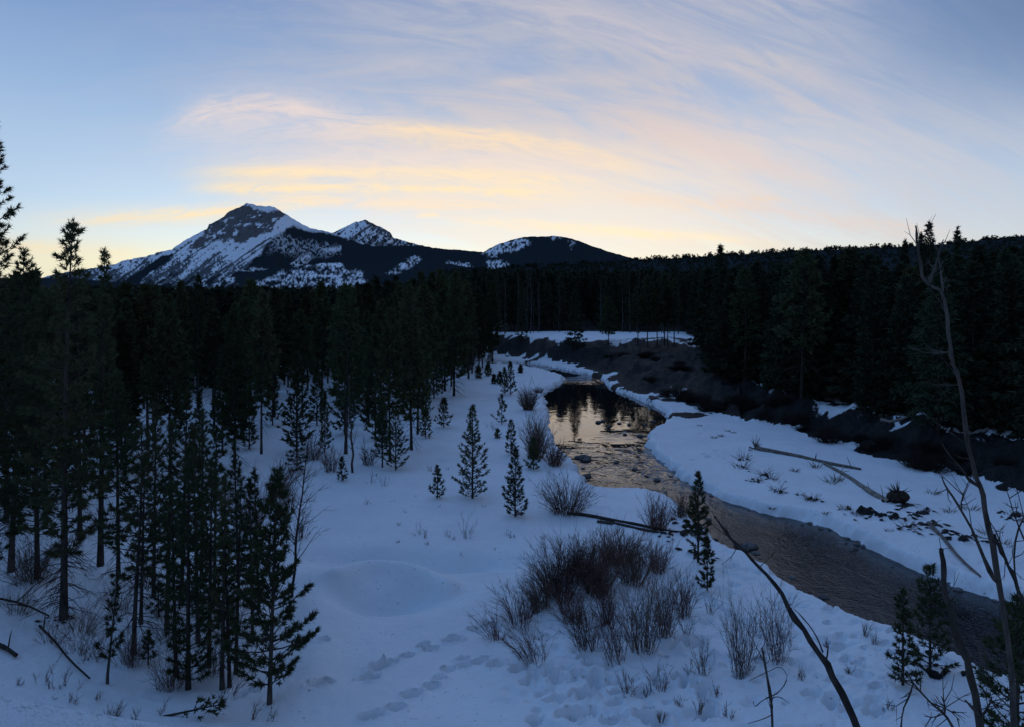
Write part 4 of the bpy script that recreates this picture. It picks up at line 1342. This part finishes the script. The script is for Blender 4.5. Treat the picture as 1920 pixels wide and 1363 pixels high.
def willow(seed, n, h, w, up=1.0, rad=0.013, skew=(0, 0), fork=3):
    """a clump of stems fanning out of one root; h and w are its height and full width"""
    rg = np.random.default_rng(seed)
    mb = MB()
    for i in range(n):
        az = rg.uniform(0, 6.28)
        rr = math.sqrt(rg.random())
        o = np.array([math.cos(az) * rr * w * 0.17, math.sin(az) * rr * w * 0.17, -0.12])
        L = h * (rg.uniform(0.5, 1.05) - 0.22 * rr * rr)
        out = rr * (w * 0.30) + rg.normal() * 0.06 * w
        e = np.array([math.cos(az) * out + skew[0] * L, math.sin(az) * out + skew[1] * L, L])
        ss = np.linspace(0, 1, 6)
        B = o + ss[:, None] * e * np.array([1, 1, 0]) * (0.55 + 0.45 * ss[:, None]) + np.array([0, 0, 1]) * (L * ss ** 0.9)[:, None]
        B = B + np.cumsum(rg.normal(size=(6, 3)), 0) * 0.036 * L * np.array([1, 1, 0.3])
        mb.tube(B, np.linspace(rad * rg.uniform(0.7, 1.2), rad * 0.25, 6), 3, 0, False)
        for _ in range(rg.integers(fork, fork + 4)):
            q = rg.integers(1, 5)
            d = (B[q + 1] - B[q])
            d = d / np.linalg.norm(d) + rg.normal(size=3) * 0.42
            l2 = L * rg.uniform(0.15, 0.42)
            tip = B[q] + d * l2 + np.array([0, 0, 0.05])
            mid = B[q] + d * l2 * 0.5
            mb.tube([B[q], mid, tip], [rad * 0.55, rad * 0.4, rad * 0.18], 3, 0, False)
            for _ in range(fork - 1):
                d3 = d + rg.normal(size=3) * 0.5
                mb.tube([mid, mid + d3 * l2 * rg.uniform(0.25, 0.5)], [rad * 0.35, rad * 0.14], 3, 0, False)
    return mb.mesh('willow_shrub', M_willow, True)


def shrub(px, pyb, pyt, wpx, n, label, seed, group=None, name='willow_shrub', skew=(0, 0), rad=None, cat='shrub', mat=None):
    p = place(px, pyb)
    Y = p[1]
    h = (pyb - pyt) / FPX * Y * 1.02
    w_ = wpx / FPX * Y
    r_ = rad or max(0.007, min(0.03, 0.00034 * Y))
    me = willow(seed, int(n * 1.0), h, w_, skew=skew, rad=r_)
    if mat:
        me.materials[0] = mat
    o = link(name, me, None, p)
    return tag(o, label, cat, group)


WG = 'leafless willow clumps by the river'
shrub(1062, 962, 884, 130, 120, 'broad fan-shaped leafless willow behind the two bank logs', 901, WG)
shrub(1232, 992, 924, 84, 90, 'round leafless willow between the bank logs and the water-edge pine', 902, WG)
shrub(1048, 1118, 1012, 150, 190, 'darkest dense willow clump at the top left of the bank thicket', 903, WG, skew=(-0.06, 0))
shrub(1122, 1112, 995, 120, 190, 'tall dense willow clump at the crown of the bank thicket', 904, WG)
shrub(1160, 1054, 984, 130, 150, 'dark low willow mass right under the end of the bank logs', 905, WG)
shrub(974, 1166, 1090, 120, 60, 'thin willow clump at the outer left of the bank thicket, over old tracks', 906, WG, skew=(-0.2, 0))
shrub(1002, 1238, 1140, 120, 40, 'sparse red-brown willow leaning left at the front of the bank thicket', 907, WG, skew=(-0.45, 0))
shrub(1103, 1212, 1090, 110, 60, 'loose red-brown willow in front of the tall dense clump', 908, WG, skew=(-0.3, 0))
shrub(1203, 1218, 1050, 140, 90, 'tallest loose willow at the right front of the bank thicket, over trampled snow', 909, WG)
shrub(1140, 1172, 1080, 80, 60, 'short willow between the dense crown clump and the tallest loose one', 910, WG, skew=(-0.15, 0))
shrub(1245, 1190, 1062, 90, 60, 'open willow just right of the tallest loose one', 911, WG)
shrub(1282, 1150, 1060, 80, 44, 'wispy willow below the water-edge pine', 912, WG)
shrub(1085, 1086, 1000, 120, 130, 'dense willow behind the darkest clump of the bank thicket', 934, WG, skew=(-0.05, 0))
shrub(1185, 1094, 1005, 110, 110, 'dense willow between the dark low mass and the tallest loose one', 935, WG)
shrub(1012, 1140, 1060, 90, 90, 'mid-height willow at the left flank of the darkest clump', 936, WG, skew=(-0.15, 0))
shrub(1075, 1165, 1080, 90, 60, 'mid-height willow in the heart of the bank thicket', 937, WG, skew=(-0.2, 0))
shrub(1155, 1236, 1120, 90, 40, 'sparse red-brown willow at the very front of the bank thicket', 938, WG, skew=(-0.2, 0))
shrub(1230, 1068, 1005, 90, 70, 'low willow right of the dark mass, close to the water-edge pine', 939, WG)
shrub(930, 1196, 1130, 80, 26, 'few leaning stems at the outermost left tip of the bank thicket', 940, WG, skew=(-0.35, 0))
shrub(1388, 1258, 1085, 90, 48, 'tall sparse willow alone on the near bank beside the leaning pole', 913, WG)
shrub(1458, 1238, 1095, 80, 40, 'sparse willow crossed by the leaning dead pole', 914, WG)
shrub(991, 768, 722, 50, 80, 'small frosted-looking willow on the clearing edge near the bend', 915, WG)
shrub(1004, 858, 770, 66, 110, 'tall willow by the river behind the half hidden pine', 916, WG)
shrub(1038, 872, 824, 62, 80, 'willow overhanging the riffle at the river edge', 917, WG)
shrub(1278, 968, 922, 50, 50, 'low willow at the water behind the water-edge pine', 918, WG)
shrub(1235, 1290, 1225, 60, 16, 'few red twigs sticking from trampled snow below the thicket', 919, WG)
shrub(1180, 1300, 1245, 60, 16, 'short dark twigs in trampled snow at the thicket foot', 920, WG)
shrub(1320, 1265, 1190, 60, 14, 'few bent twigs left of the tall sparse willow', 921, WG)
shrub(620, 884, 832, 60, 36, 'brushy thin stems along the foot of the wood', 922, WG)
shrub(690, 872, 830, 50, 30, 'thin stems beside the straight dark pine at the wood edge', 923, WG)
shrub(585, 862, 808, 60, 40, 'tall grassy stems in the wood gap beside the layered spruce', 924, WG)
shrub(520, 930, 850, 90, 60, 'bent brush across the path gap in the wood', 925, WG, skew=(0.4, 0))
shrub(60, 1090, 1000, 130, 110, 'red-brown brush on the spur at the foot of the thick-trunked pine', 926, WG)
shrub(245, 1245, 1165, 110, 60, 'tangle of thin stems at the foot of the curved trunk', 927, WG)
shrub(320, 1290, 1210, 110, 60, 'tangle of thin stems under the densest dark pine', 928, WG)
shrub(400, 1265, 1150, 90, 40, 'tall thin stems among the front thicket trunks', 929, WG)
shrub(150, 1190, 1130, 120, 50, 'fine low twigs beside the foot of the leaning pine', 930, WG)
shrub(210, 1362, 1306, 60, 26, 'spray of bare twigs poking up at the bottom edge of the spur snow', 931, WG)
shrub(470, 1000, 880, 120, 70, 'haze of upright stems behind the front thicket', 932, WG)
shrub(1010, 736, 722, 24, 26, 'small twigs on the ice shelf at the bend', 933, WG)
for i, (a, b, c, w_, n_) in enumerate([(30, 1150, 1090, 90, 26), (140, 1225, 1180, 90, 22), (100, 1205, 1160, 80, 20), (185, 1235, 1180, 80, 24), (222, 1150, 1080, 90, 36), (320, 1200, 1120, 100, 40), (270, 1100, 1020, 90, 36),
                                       (440, 1180, 1100, 80, 30), (380, 1150, 1060, 80, 34), (560, 1010, 950, 70, 22), (540, 960, 880, 80, 34), (300, 1010, 940, 100, 40), (120, 1040, 980, 100, 40), (200, 985, 930, 90, 36), (420, 940, 880, 90, 36), (360, 900, 850, 80, 30)]):
    shrub(a, b, c, w_, n_, 'thin tangled undergrowth of bare twigs between the shaded trunks', 960 + i, 'undergrowth between the shaded trunks')
WB = [willow(950 + i, 130, 1.7, 3.2, rad=0.020) for i in range(4)]
for me_ in WB:
    me_.materials[0] = M_brush
toe_w = chaikin([flat(a, b) for a, b in TOE_PX], 2)
cum = 0
brush_pts = []
for i in range(len(toe_w)):
    x, y = toe_w[i]
    if 0.2 < x / y < 0.72:
        brush_pts.append((x, y))
for i in range(38):
    t_ = i / 38 * (len(brush_pts) - 1)
    j = int(t_)
    f = t_ - j
    x = brush_pts[j][0] * (1 - f) + brush_pts[j + 1][0] * f + rs.uniform(-1, 1)
    y = brush_pts[j][1] * (1 - f) + brush_pts[j + 1][1] * f + rs.uniform(1.0, 6.5)
    s = rs.uniform(0.45, 0.95)
    o = link('brush_shrub', rs.choice(WB), None, (x, y, ground_z(x, y)))
    o.rotation_euler = (0, 0, rs.uniform(0, 6.28))
    o.scale = (s, s, s * rs.uniform(0.45, 0.85))
    tag(o, 'dark leafless brush covering the earth slope below the far bank forest', 'shrub', 'brush on the far bank slope')


for i in range(12):
    px = rs.uniform(1130, 1290)
    lo_ = np.interp(px, [960, 1060, 1140, 1180, 1290], [668, 682, 705, 728, 755])
    p = place(px, rs.uniform(658 + (px - 960) * 0.03, lo_ - 4))
    s = rs.uniform(0.4, 0.9)
    o = link('brush_shrub', rs.choice(WB), None, p)
    o.rotation_euler = (0, 0, rs.uniform(0, 6.28))
    o.scale = (s * 1.4, s * 1.4, s * rs.uniform(0.35, 0.7))
    tag(o, 'low dark brush rooted in the bare earth cut bank at the river bend', 'shrub', 'brush on the cut bank')


def tuft(seed, n, h, w, flat_=0.8):
    rg = np.random.default_rng(seed)
    mb = MB()
    for _ in range(n):
        az = rg.uniform(0, 6.28)
        o = np.array([math.cos(az), math.sin(az), 0]) * rg.random() * w * 0.35
        o[2] = -0.05
        d = np.array([math.cos(az) * flat_, math.sin(az) * flat_, 1.0]) + rg.normal(size=3) * 0.25
        L = h * rg.uniform(0.5, 1.1)
        mb.tube([o, o + d * L * 0.5, o + d * L * np.array([1.15, 1.15, 0.85])], [0.012, 0.010, 0.004], 3, 0, False)
    return mb.mesh('grass_tuft', M_grass, True)


TUFTS = [(1394, 860, 16, 38), (1392, 877, 14, 40), (1431, 892, 16, 34), (1447, 898, 14, 30), (1414, 902, 8, 36), (1456, 921, 14, 30), (1523, 938, 16, 36), (1448, 952, 6, 16), (1584, 955, 12, 28), (1616, 967, 12, 38),
         (1640, 967, 10, 30), (1703, 992, 16, 40), (1560, 905, 16, 34), (1570, 900, 14, 26), (1749, 925, 10, 30), (1898, 966, 14, 44), (1490, 884, 8, 18), (1530, 876, 14, 20), (1668, 995, 6, 20), (1548, 962, 6, 18),
         (1500, 928, 6, 14), (1352, 818, 5, 12), (1338, 821, 5, 12), (1312, 798, 4, 10), (1364, 808, 4, 10), (1376, 811, 4, 12), (1780, 960, 10, 30), (1820, 955, 12, 34), (1850, 1000, 14, 40), (1880, 1020, 12, 40)]
for i, (a, b, hp, wp_) in enumerate(TUFTS):
    p = place(a, b)
    q = p[1] / FPX
    me = tuft(1000 + i, 26, hp * q * 1.1, wp_ * q)
    tag(link('grass_tuft', me, None, p), 'dry grass tuft melting out of the snow on the far river flat', 'grass tuft', 'grass tufts on the far river flat')
SPRIGS = [(696, 906, 26), (720, 912, 24), (788, 1003, 28), (797, 1007, 20), (872, 1000, 50), (878, 1008, 26), (842, 1005, 18), (850, 1010, 14), (953, 1003, 18), (962, 1008, 12), (747, 1016, 10), (812, 884, 18), (806, 882, 14), (924, 806, 14), (918, 801, 16),
          (735, 940, 8), (780, 930, 6), (824, 950, 8), (905, 950, 16), (690, 945, 14), (748, 985, 12), (1020, 1010, 14), (1072, 1010, 16), (868, 1040, 10), (930, 1030, 10), (704, 892, 8), (840, 880, 8), (1142, 1120, 30), (760, 960, 8), (802, 1020, 12)]
for i, (a, b, hp) in enumerate(SPRIGS):
    p = place(a, b)
    q = p[1] / FPX
    me = willow(1100 + i, 6, hp * q * 1.1, hp * q * 1.2, rad=0.008, fork=2)
    tag(link('twig_sprig', me, None, p), 'sprig of dead twigs poking through the open clearing snow', 'twig', 'twig sprigs on the clearing snow')
SP2 = [(100, 1290, 40), (120, 1285, 46), (80, 1280, 60), (135, 1318, 50), (180, 1312, 26), (98, 1310, 18), (430, 1300, 50), (410, 1320, 40), (470, 1350, 50), (505, 1350, 44), (300, 1338, 34), (250, 1362, 50), (30, 1285, 30), (412, 1324, 54), (160, 1240, 46)]
for i, (a, b, hp) in enumerate(SP2):
    p = place(a, b)
    q = p[1] / FPX
    me = willow(1150 + i, 4, hp * q * 1.1, hp * q * 0.8, rad=0.009, fork=3, skew=(0.35, 0))
    tag(link('twig_sprig', me, None, p), 'thin bent twig standing in the smooth snow of the near spur', 'twig', 'bent twigs on the near spur')
SP3 = [(1295, 1262, 30), (1365, 1345, 34), (1310, 1330, 28), (1345, 1300, 24), (1500, 1270, 26), (1550, 1210, 20), (1620, 1190, 34), (1640, 1205, 26), (1820, 1235, 50), (1850, 1280, 44), (1290, 1190, 40), (1420, 1180, 40), (1330, 1150, 40), (1272, 1322, 24), (1240, 1345, 20), (1215, 1302, 22), (1665, 1330, 30), (1590, 1260, 20)]
for i, (a, b, hp) in enumerate(SP3):
    p = place(a, b)
    q = p[1] / FPX
    me = willow(1180 + i, 9, hp * q * 1.1, hp * q * 1.1, rad=0.008, fork=3)
    tag(link('twig_sprig', me, None, p), 'low dark twigs in the pitted snow of the near river bank', 'twig', 'low twigs on the near river bank')

# ------------------------------------------------------------------ logs, rocks, dead wood
def log_from(pts_px, r0, r1, label, seed, lift=0.06, k=7, mat=None, stubs=4, name='fallen_log'):
    rg = np.random.default_rng(seed)
    P = np.array([place(*q) for q in pts_px])
    P = chaikin(P, 1)
    P[:, 2] += lift
    n = len(P)
    o = bpy.data.objects.new(name, None)
    COL.objects.link(o)
    base = P[0].copy()
    o.location = base
    tag(o, label, 'log')
    mb = MB()
    mb.tube(P - base, np.linspace(r0, r1, n) * rg.uniform(0.9, 1.1, n), k)
    link('trunk', mb.mesh('trunk', mat or M_log, True), o)
    sb = MB()
    for _ in range(stubs):
        i = rg.integers(1, n - 1)
        d = rg.normal(size=3)
        d[2] = abs(d[2]) + 0.4
        d /= np.linalg.norm(d)
        L = rg.uniform(0.25, 0.9)
        sb.tube([P[i] - base, P[i] - base + d * L * 0.6, P[i] - base + d * L + rg.normal(size=3) * 0.05], [0.025, 0.018, 0.006], 4)
    if stubs:
        link('branches', sb.mesh('branches', mat or M_log, True), o)
    return o, base


def root_plate(o, off, s, seed, n=26, up=0.7, mat=None):
    rg = np.random.default_rng(seed)
    mb = MB()
    for _ in range(n):
        d = rg.normal(size=3)
        d[2] = abs(d[2]) * up + 0.1
        d /= np.linalg.norm(d)
        L = s * rg.uniform(0.5, 1.15)
        j = rg.normal(size=3) * 0.18 * L
        mb.tube([off, off + d * L * 0.5 + j * 0.5, off + d * L + j], [0.055 * s, 0.035 * s, 0.008 * s], 5)
    link('roots', mb.mesh('roots', mat or M_root, True), o)


def rock(seed, s, mat=None):
    rg = np.random.default_rng(seed)
    import bmesh
    bm = bmesh.new()
    bmesh.ops.create_icosphere(bm, subdivisions=2, radius=1.0)
    off = rg.uniform(0, 50)
    for v in bm.verts:
        c = v.co
        f = 0.75 + 0.5 * float(fbm(np.array([c.x * 1.3 + off]), np.array([c.y * 1.3 + c.z * 0.9]), 5, 3)[0])
        v.co = (c.x * f * s, c.y * f * s * 0.8, c.z * f * s * 0.55)
    me = bpy.data.meshes.new('rock')
    bm.to_mesh(me)
    bm.free()
    me.materials.append(mat or M_rock)
    return me


lo, b0 = log_from([(1416, 842), (1480, 853), (1545, 868), (1614, 881)], 0.17, 0.07, 'long grey fallen trunk with a ragged root end on the far river flat', 1)
root_plate(lo, np.array([0, 0, 0.15]), 0.6, 2, 18, 1.3, M_log)
lo, b0 = log_from([(1668, 944), (1625, 920), (1590, 894), (1542, 868)], 0.17, 0.07, 'broken pale fallen trunk ending in an upturned dark root plate', 3)
root_plate(lo, np.array([0.45, 0.1, 0.35]), 0.6, 4, 44, 0.9)
link('soil', rock(77, 0.55, M_root), lo, (0.5, 0.2, 0.25))
log_from([(1741, 983), (1770, 1012), (1800, 1050), (1838, 1083)], 0.10, 0.04, 'thin bleached pole lying down the flat beside the dark hollow', 5, stubs=2)
log_from([(1064, 964), (1105, 968), (1150, 978), (1200, 986), (1245, 997), (1285, 1001)], 0.080, 0.055, 'upper of two dark logs lying together on the near bank snow', 6, 0.07, mat=M_bark, stubs=2)
log_from([(1120, 979), (1160, 983), (1205, 994), (1262, 1004)], 0.065, 0.05, 'lower of two dark logs lying together on the near bank snow', 7, 0.04, mat=M_bark, stubs=1)
log_from([(1652, 811), (1672, 816), (1700, 806)], 0.12, 0.07, 'short pale crooked log caught on the brushy far bank slope', 8, 0.9)
log_from([(74, 1180), (105, 1212), (130, 1245), (168, 1280)], 0.035, 0.02, 'long bent stick lying on the spur below the leaning pine', 9, 0.12, mat=M_bark, stubs=2, name='fallen_branch')
log_from([(-10, 1128), (45, 1140), (92, 1163)], 0.04, 0.025, 'stick running to the foot of the leaning pine', 10, 0.15, mat=M_bark, stubs=2, name='fallen_branch')
log_from([(-10, 1212), (10, 1220), (30, 1235)], 0.07, 0.05, 'stubby broken branch at the photo edge on the spur', 11, 0.1, mat=M_bark, stubs=3, name='fallen_branch')
# a torn pine bough on the snow
p = place(333, 1342)
ms = conifer(1301, 1.0, 0.35, cb=0.2, bl=0.12, bw=0.035, step=0.08, nb=9, gap=0.3)
o = thing('pine_bough', 'torn green pine bough lying on the near snow', 'branch', p + np.array([0, 0, 0.06]))
o.rotation_euler = (0.2, math.radians(80), 0.3)
link('stem', ms[0], o)
link('needles', ms[1], o)


RK = [rock(i, 0.3) for i in range(4)]
ROCKS = [(1095, 860, 1.5), (1083, 858, 0.9), (1100, 863, 1.0), (1101, 893, 1.0), (1122, 792, 0.9), (1130, 790, 0.8), (1142, 800, 0.8), (1161, 794, 0.7), (1180, 796, 0.7), (1200, 818, 1.0), (1210, 796, 0.8), (1225, 790, 0.8), (1172, 815, 0.7),
         (1406, 1026, 1.2), (1385, 1024, 0.9), (1395, 1032, 0.8), (1290, 985, 1.0), (1232, 900, 0.8), (1190, 880, 0.7), (1155, 868, 0.7)]
for i, (a, b, s) in enumerate(ROCKS):
    x, y = flat(a, b, WATER)
    o = link('rock', RK[i % 4], None, (x, y, WATER + 0.02))
    o.rotation_euler = (0, 0, i * 1.7)
    o.scale = (s, s, s)
    if i == 0:
        tag(o, 'largest wet rock breaking the riffle near the willow, water parting round it', 'rock')
    else:
        tag(o, 'small dark wet stone at the water surface of the river', 'rock', 'small stones in the river')

ri = np.random.default_rng(31)
cnt = 0
while cnt < 46:
    k_ = ri.integers(0, len(RIVER))
    x, y = RIVER[k_] + ri.normal(size=2) * 0.5
    if y > 75 or y < 20 or abs(x / y) > 0.72:
        continue
    sdv = float(river_sd(np.array([x]), np.array([y]))[0])
    if not -0.9 < sdv < 0.08:
        continue
    o = link('rock', RK[cnt % 4], None, (x, y, WATER - 0.01))
    s_ = ri.uniform(0.25, 0.7)
    o.rotation_euler = (0, 0, ri.uniform(0, 6.28))
    o.scale = (s_, s_, s_)
    tag(o, 'wet dark stone showing along the snow edge of the river', 'rock', 'stones along the snow edge')
    cnt += 1

# foreground dead wood standing close to the viewer
def dead_wood(name, label, cat, stems, mat, root_pt, k=7):
    """stems: list of (part name, [(px, py)...], depth start, depth end, r0, r1)"""
    o = bpy.data.objects.new(name, None)
    COL.objects.link(o)
    o.location = root_pt
    tag(o, label, cat)
    base = np.array(root_pt)
    rg = np.random.default_rng(len(stems))
    for pn, pts, d0, d1, r0, r1, *mm in stems:
        n = len(pts)
        P = np.array([at(px, py, d0 + (d1 - d0) * i / (n - 1)) for i, (px, py) in enumerate(pts)])
        if pn == 'trunk':
            P = np.vstack([base + np.array([0, 0, -0.25]), P])
        P = chaikin(P, 1)
        m_ = len(P)
        P[1:-1] += rg.normal(size=(m_ - 2, 3)) * r0 * 0.15
        mb = MB()
        kn = 1 + 0.35 * (rg.random(m_) < 0.18)
        mb.tube(P - base, np.linspace(r0, r1, m_) * rg.uniform(0.86, 1.14, m_) * kn, k)
        for _ in range(0 if pn == 'twig' else (9 if pn == 'trunk' else 5)):
            i = rg.integers(m_ // 3, m_ - 1)
            d = (P[i + 1] - P[i]) / (np.linalg.norm(P[i + 1] - P[i]) + 1e-9) * 0.7 + rg.normal(size=3) * 0.6
            l2 = rg.uniform(0.06, 0.38)
            b0_ = P[i] - base
            m1 = b0_ + d * l2 * 0.5 + rg.normal(size=3) * 0.02
            mb.tube([b0_, m1, b0_ + d * l2 + np.array([0, 0, 0.04])], [0.007, 0.0045, 0.002], 4, 0, False)
            mb.tube([m1, m1 + (d + rg.normal(size=3) * 0.6) * l2 * 0.4], [0.004, 0.0015], 3, 0, False)
        link(pn, mb.mesh(pn, mm[0] if mm else mat, True), o)
    return o


def ground_under(px, Y, dx=0.0):
    x = (px - CX) / FPX * Y + dx
    return (x, Y, ground_z(x, Y))


D = 10.0
dead_wood('dead_tree', 'tall crooked leafless tree with a pale forked top standing closest at the right', 'dead tree', [
    ('trunk', [(1900, 1300), (1883, 1147), (1864, 1040), (1850, 970), (1839, 914), (1830, 895), (1817, 846), (1810, 797), (1801, 720), (1790, 690), (1782, 660), (1777, 611), (1768, 547), (1752, 540), (1741, 533)], D, D, 0.040, 0.017, M_trunk),
    ('branch', [(1741, 533), (1731, 523), (1727, 500), (1722, 470), (1719, 445), (1717, 424)], D, D, 0.024, 0.010, M_grey),
    ('branch', [(1741, 533), (1746, 520), (1755, 498), (1762, 470), (1769, 450)], D, D, 0.020, 0.006, M_grey),
    ('branch', [(1768, 547), (1766, 530), (1764, 508)], D, D, 0.015, 0.007, M_grey),
    ('branch', [(1839, 914), (1817, 899), (1805, 880), (1786, 860), (1765, 830)], D, D - 0.5, 0.022, 0.005),
    ('branch', [(1875, 1095), (1861, 1084), (1839, 1030), (1815, 977), (1791, 938), (1772, 910), (1766, 893)], D, D - 0.6, 0.026, 0.006),
    ('branch', [(1815, 977), (1800, 950), (1808, 920)], D - 0.3, D - 0.3, 0.010, 0.004),
    ('branch', [(1864, 1001), (1875, 1030), (1888, 1052), (1900, 1080), (1912, 1113), (1930, 1150)], D, D - 0.5, 0.022, 0.016),
    ('branch', [(1888, 1052), (1870, 1000), (1855, 975)], D - 0.3, D - 0.2, 0.012, 0.005),
    ('branch', [(1912, 1113), (1900, 1060), (1905, 1000), (1925, 960)], D - 0.4, D - 0.4, 0.012, 0.006),
    ('branch', [(1782, 660), (1768, 662), (1755, 664)], D, D + 0.2, 0.010, 0.004, M_grey),
    ('branch', [(1801, 720), (1785, 722), (1768, 718)], D, D + 0.2, 0.009, 0.003),
    ('branch', [(1920, 1010), (1900, 960), (1890, 925)], D - 0.5, D - 0.4, 0.010, 0.004),
], M_bark, ground_under(1912, D))
D = 9.0
dead_wood('leaning_pole', 'dark dead pole leaning across the near bank towards the river', 'dead tree', [
    ('trunk', [(1611, 1363), (1567, 1279), (1543, 1235), (1513, 1191), (1484, 1147), (1460, 1104), (1431, 1070), (1402, 1040), (1377, 1016), (1353, 988), (1340, 968)], 8.6, 11.0, 0.044, 0.012),
    ('twig', [(1548, 1240), (1552, 1225), (1553, 1210)], 9.1, 9.0, 0.013, 0.006),
    ('twig', [(1543, 1222), (1535, 1200), (1520, 1175), (1500, 1152), (1488, 1140)], 9.2, 9.8, 0.010, 0.004),
    ('twig', [(1545, 1235), (1540, 1226), (1530, 1222)], 9.2, 9.2, 0.012, 0.006),
], M_bark, ground_under(1720, 7.9))
dead_wood('dead_sapling', 'dark broken-topped dead stem rising between the pole and the crooked tree', 'dead tree', [
    ('trunk', [(1840, 1363), (1825, 1284), (1805, 1225), (1786, 1162), (1771, 1099), (1768, 1060), (1765, 1028)], 9.0, 9.4, 0.050, 0.026),
    ('branch', [(1838, 1340), (1826, 1330), (1810, 1312)], 9.0, 8.8, 0.020, 0.008),
    ('branch', [(1838, 1345), (1850, 1330), (1860, 1310)], 9.0, 8.8, 0.018, 0.006),
    ('branch', [(1786, 1162), (1820, 1195), (1850, 1215)], 9.2, 9.0, 0.010, 0.004),
], M_bark, ground_under(1880, 8.8))
D = 8.5
dead_wood('dead_sapling', 'slim forked bare branch arching at the bottom edge near the airy pine', 'dead tree', [
    ('trunk', [(1791, 1370), (1771, 1337), (1747, 1318), (1718, 1288), (1703, 1264), (1700, 1256)], D, D + 0.3, 0.018, 0.005),
    ('branch', [(1712, 1283), (1706, 1300), (1692, 1335), (1690, 1370)], D + 0.2, D, 0.010, 0.006),
    ('branch', [(1771, 1337), (1772, 1320), (1765, 1305)], D, D, 0.012, 0.005),
    ('branch', [(1771, 1337), (1750, 1345), (1735, 1342)], D, D, 0.008, 0.003),
    ('branch', [(1747, 1318), (1780, 1330), (1800, 1350)], D, D, 0.009, 0.004),
], M_bark, ground_under(1812, D))
dead_wood('dead_sapling', 'thin upright dead stem with curled twigs at the bottom edge', 'dead tree', [
    ('trunk', [(1449, 1366), (1445, 1303), (1436, 1250), (1428, 1214)], 9.0, 9.2, 0.018, 0.009),
    ('twig', [(1445, 1305), (1460, 1298), (1474, 1280), (1476, 1262), (1462, 1248), (1440, 1258), (1420, 1268), (1404, 1276)], 9.0, 9.0, 0.006, 0.003),
    ('twig', [(1445, 1305), (1430, 1312), (1415, 1326), (1412, 1314)], 9.0, 9.0, 0.006, 0.003),
    ('twig', [(1446, 1340), (1430, 1348), (1402, 1356)], 9.0, 8.9, 0.006, 0.003),
    ('twig', [(1445, 1308), (1462, 1305), (1480, 1318)], 9.0, 9.0, 0.006, 0.002),
], M_bark, ground_under(1452, 9.0))
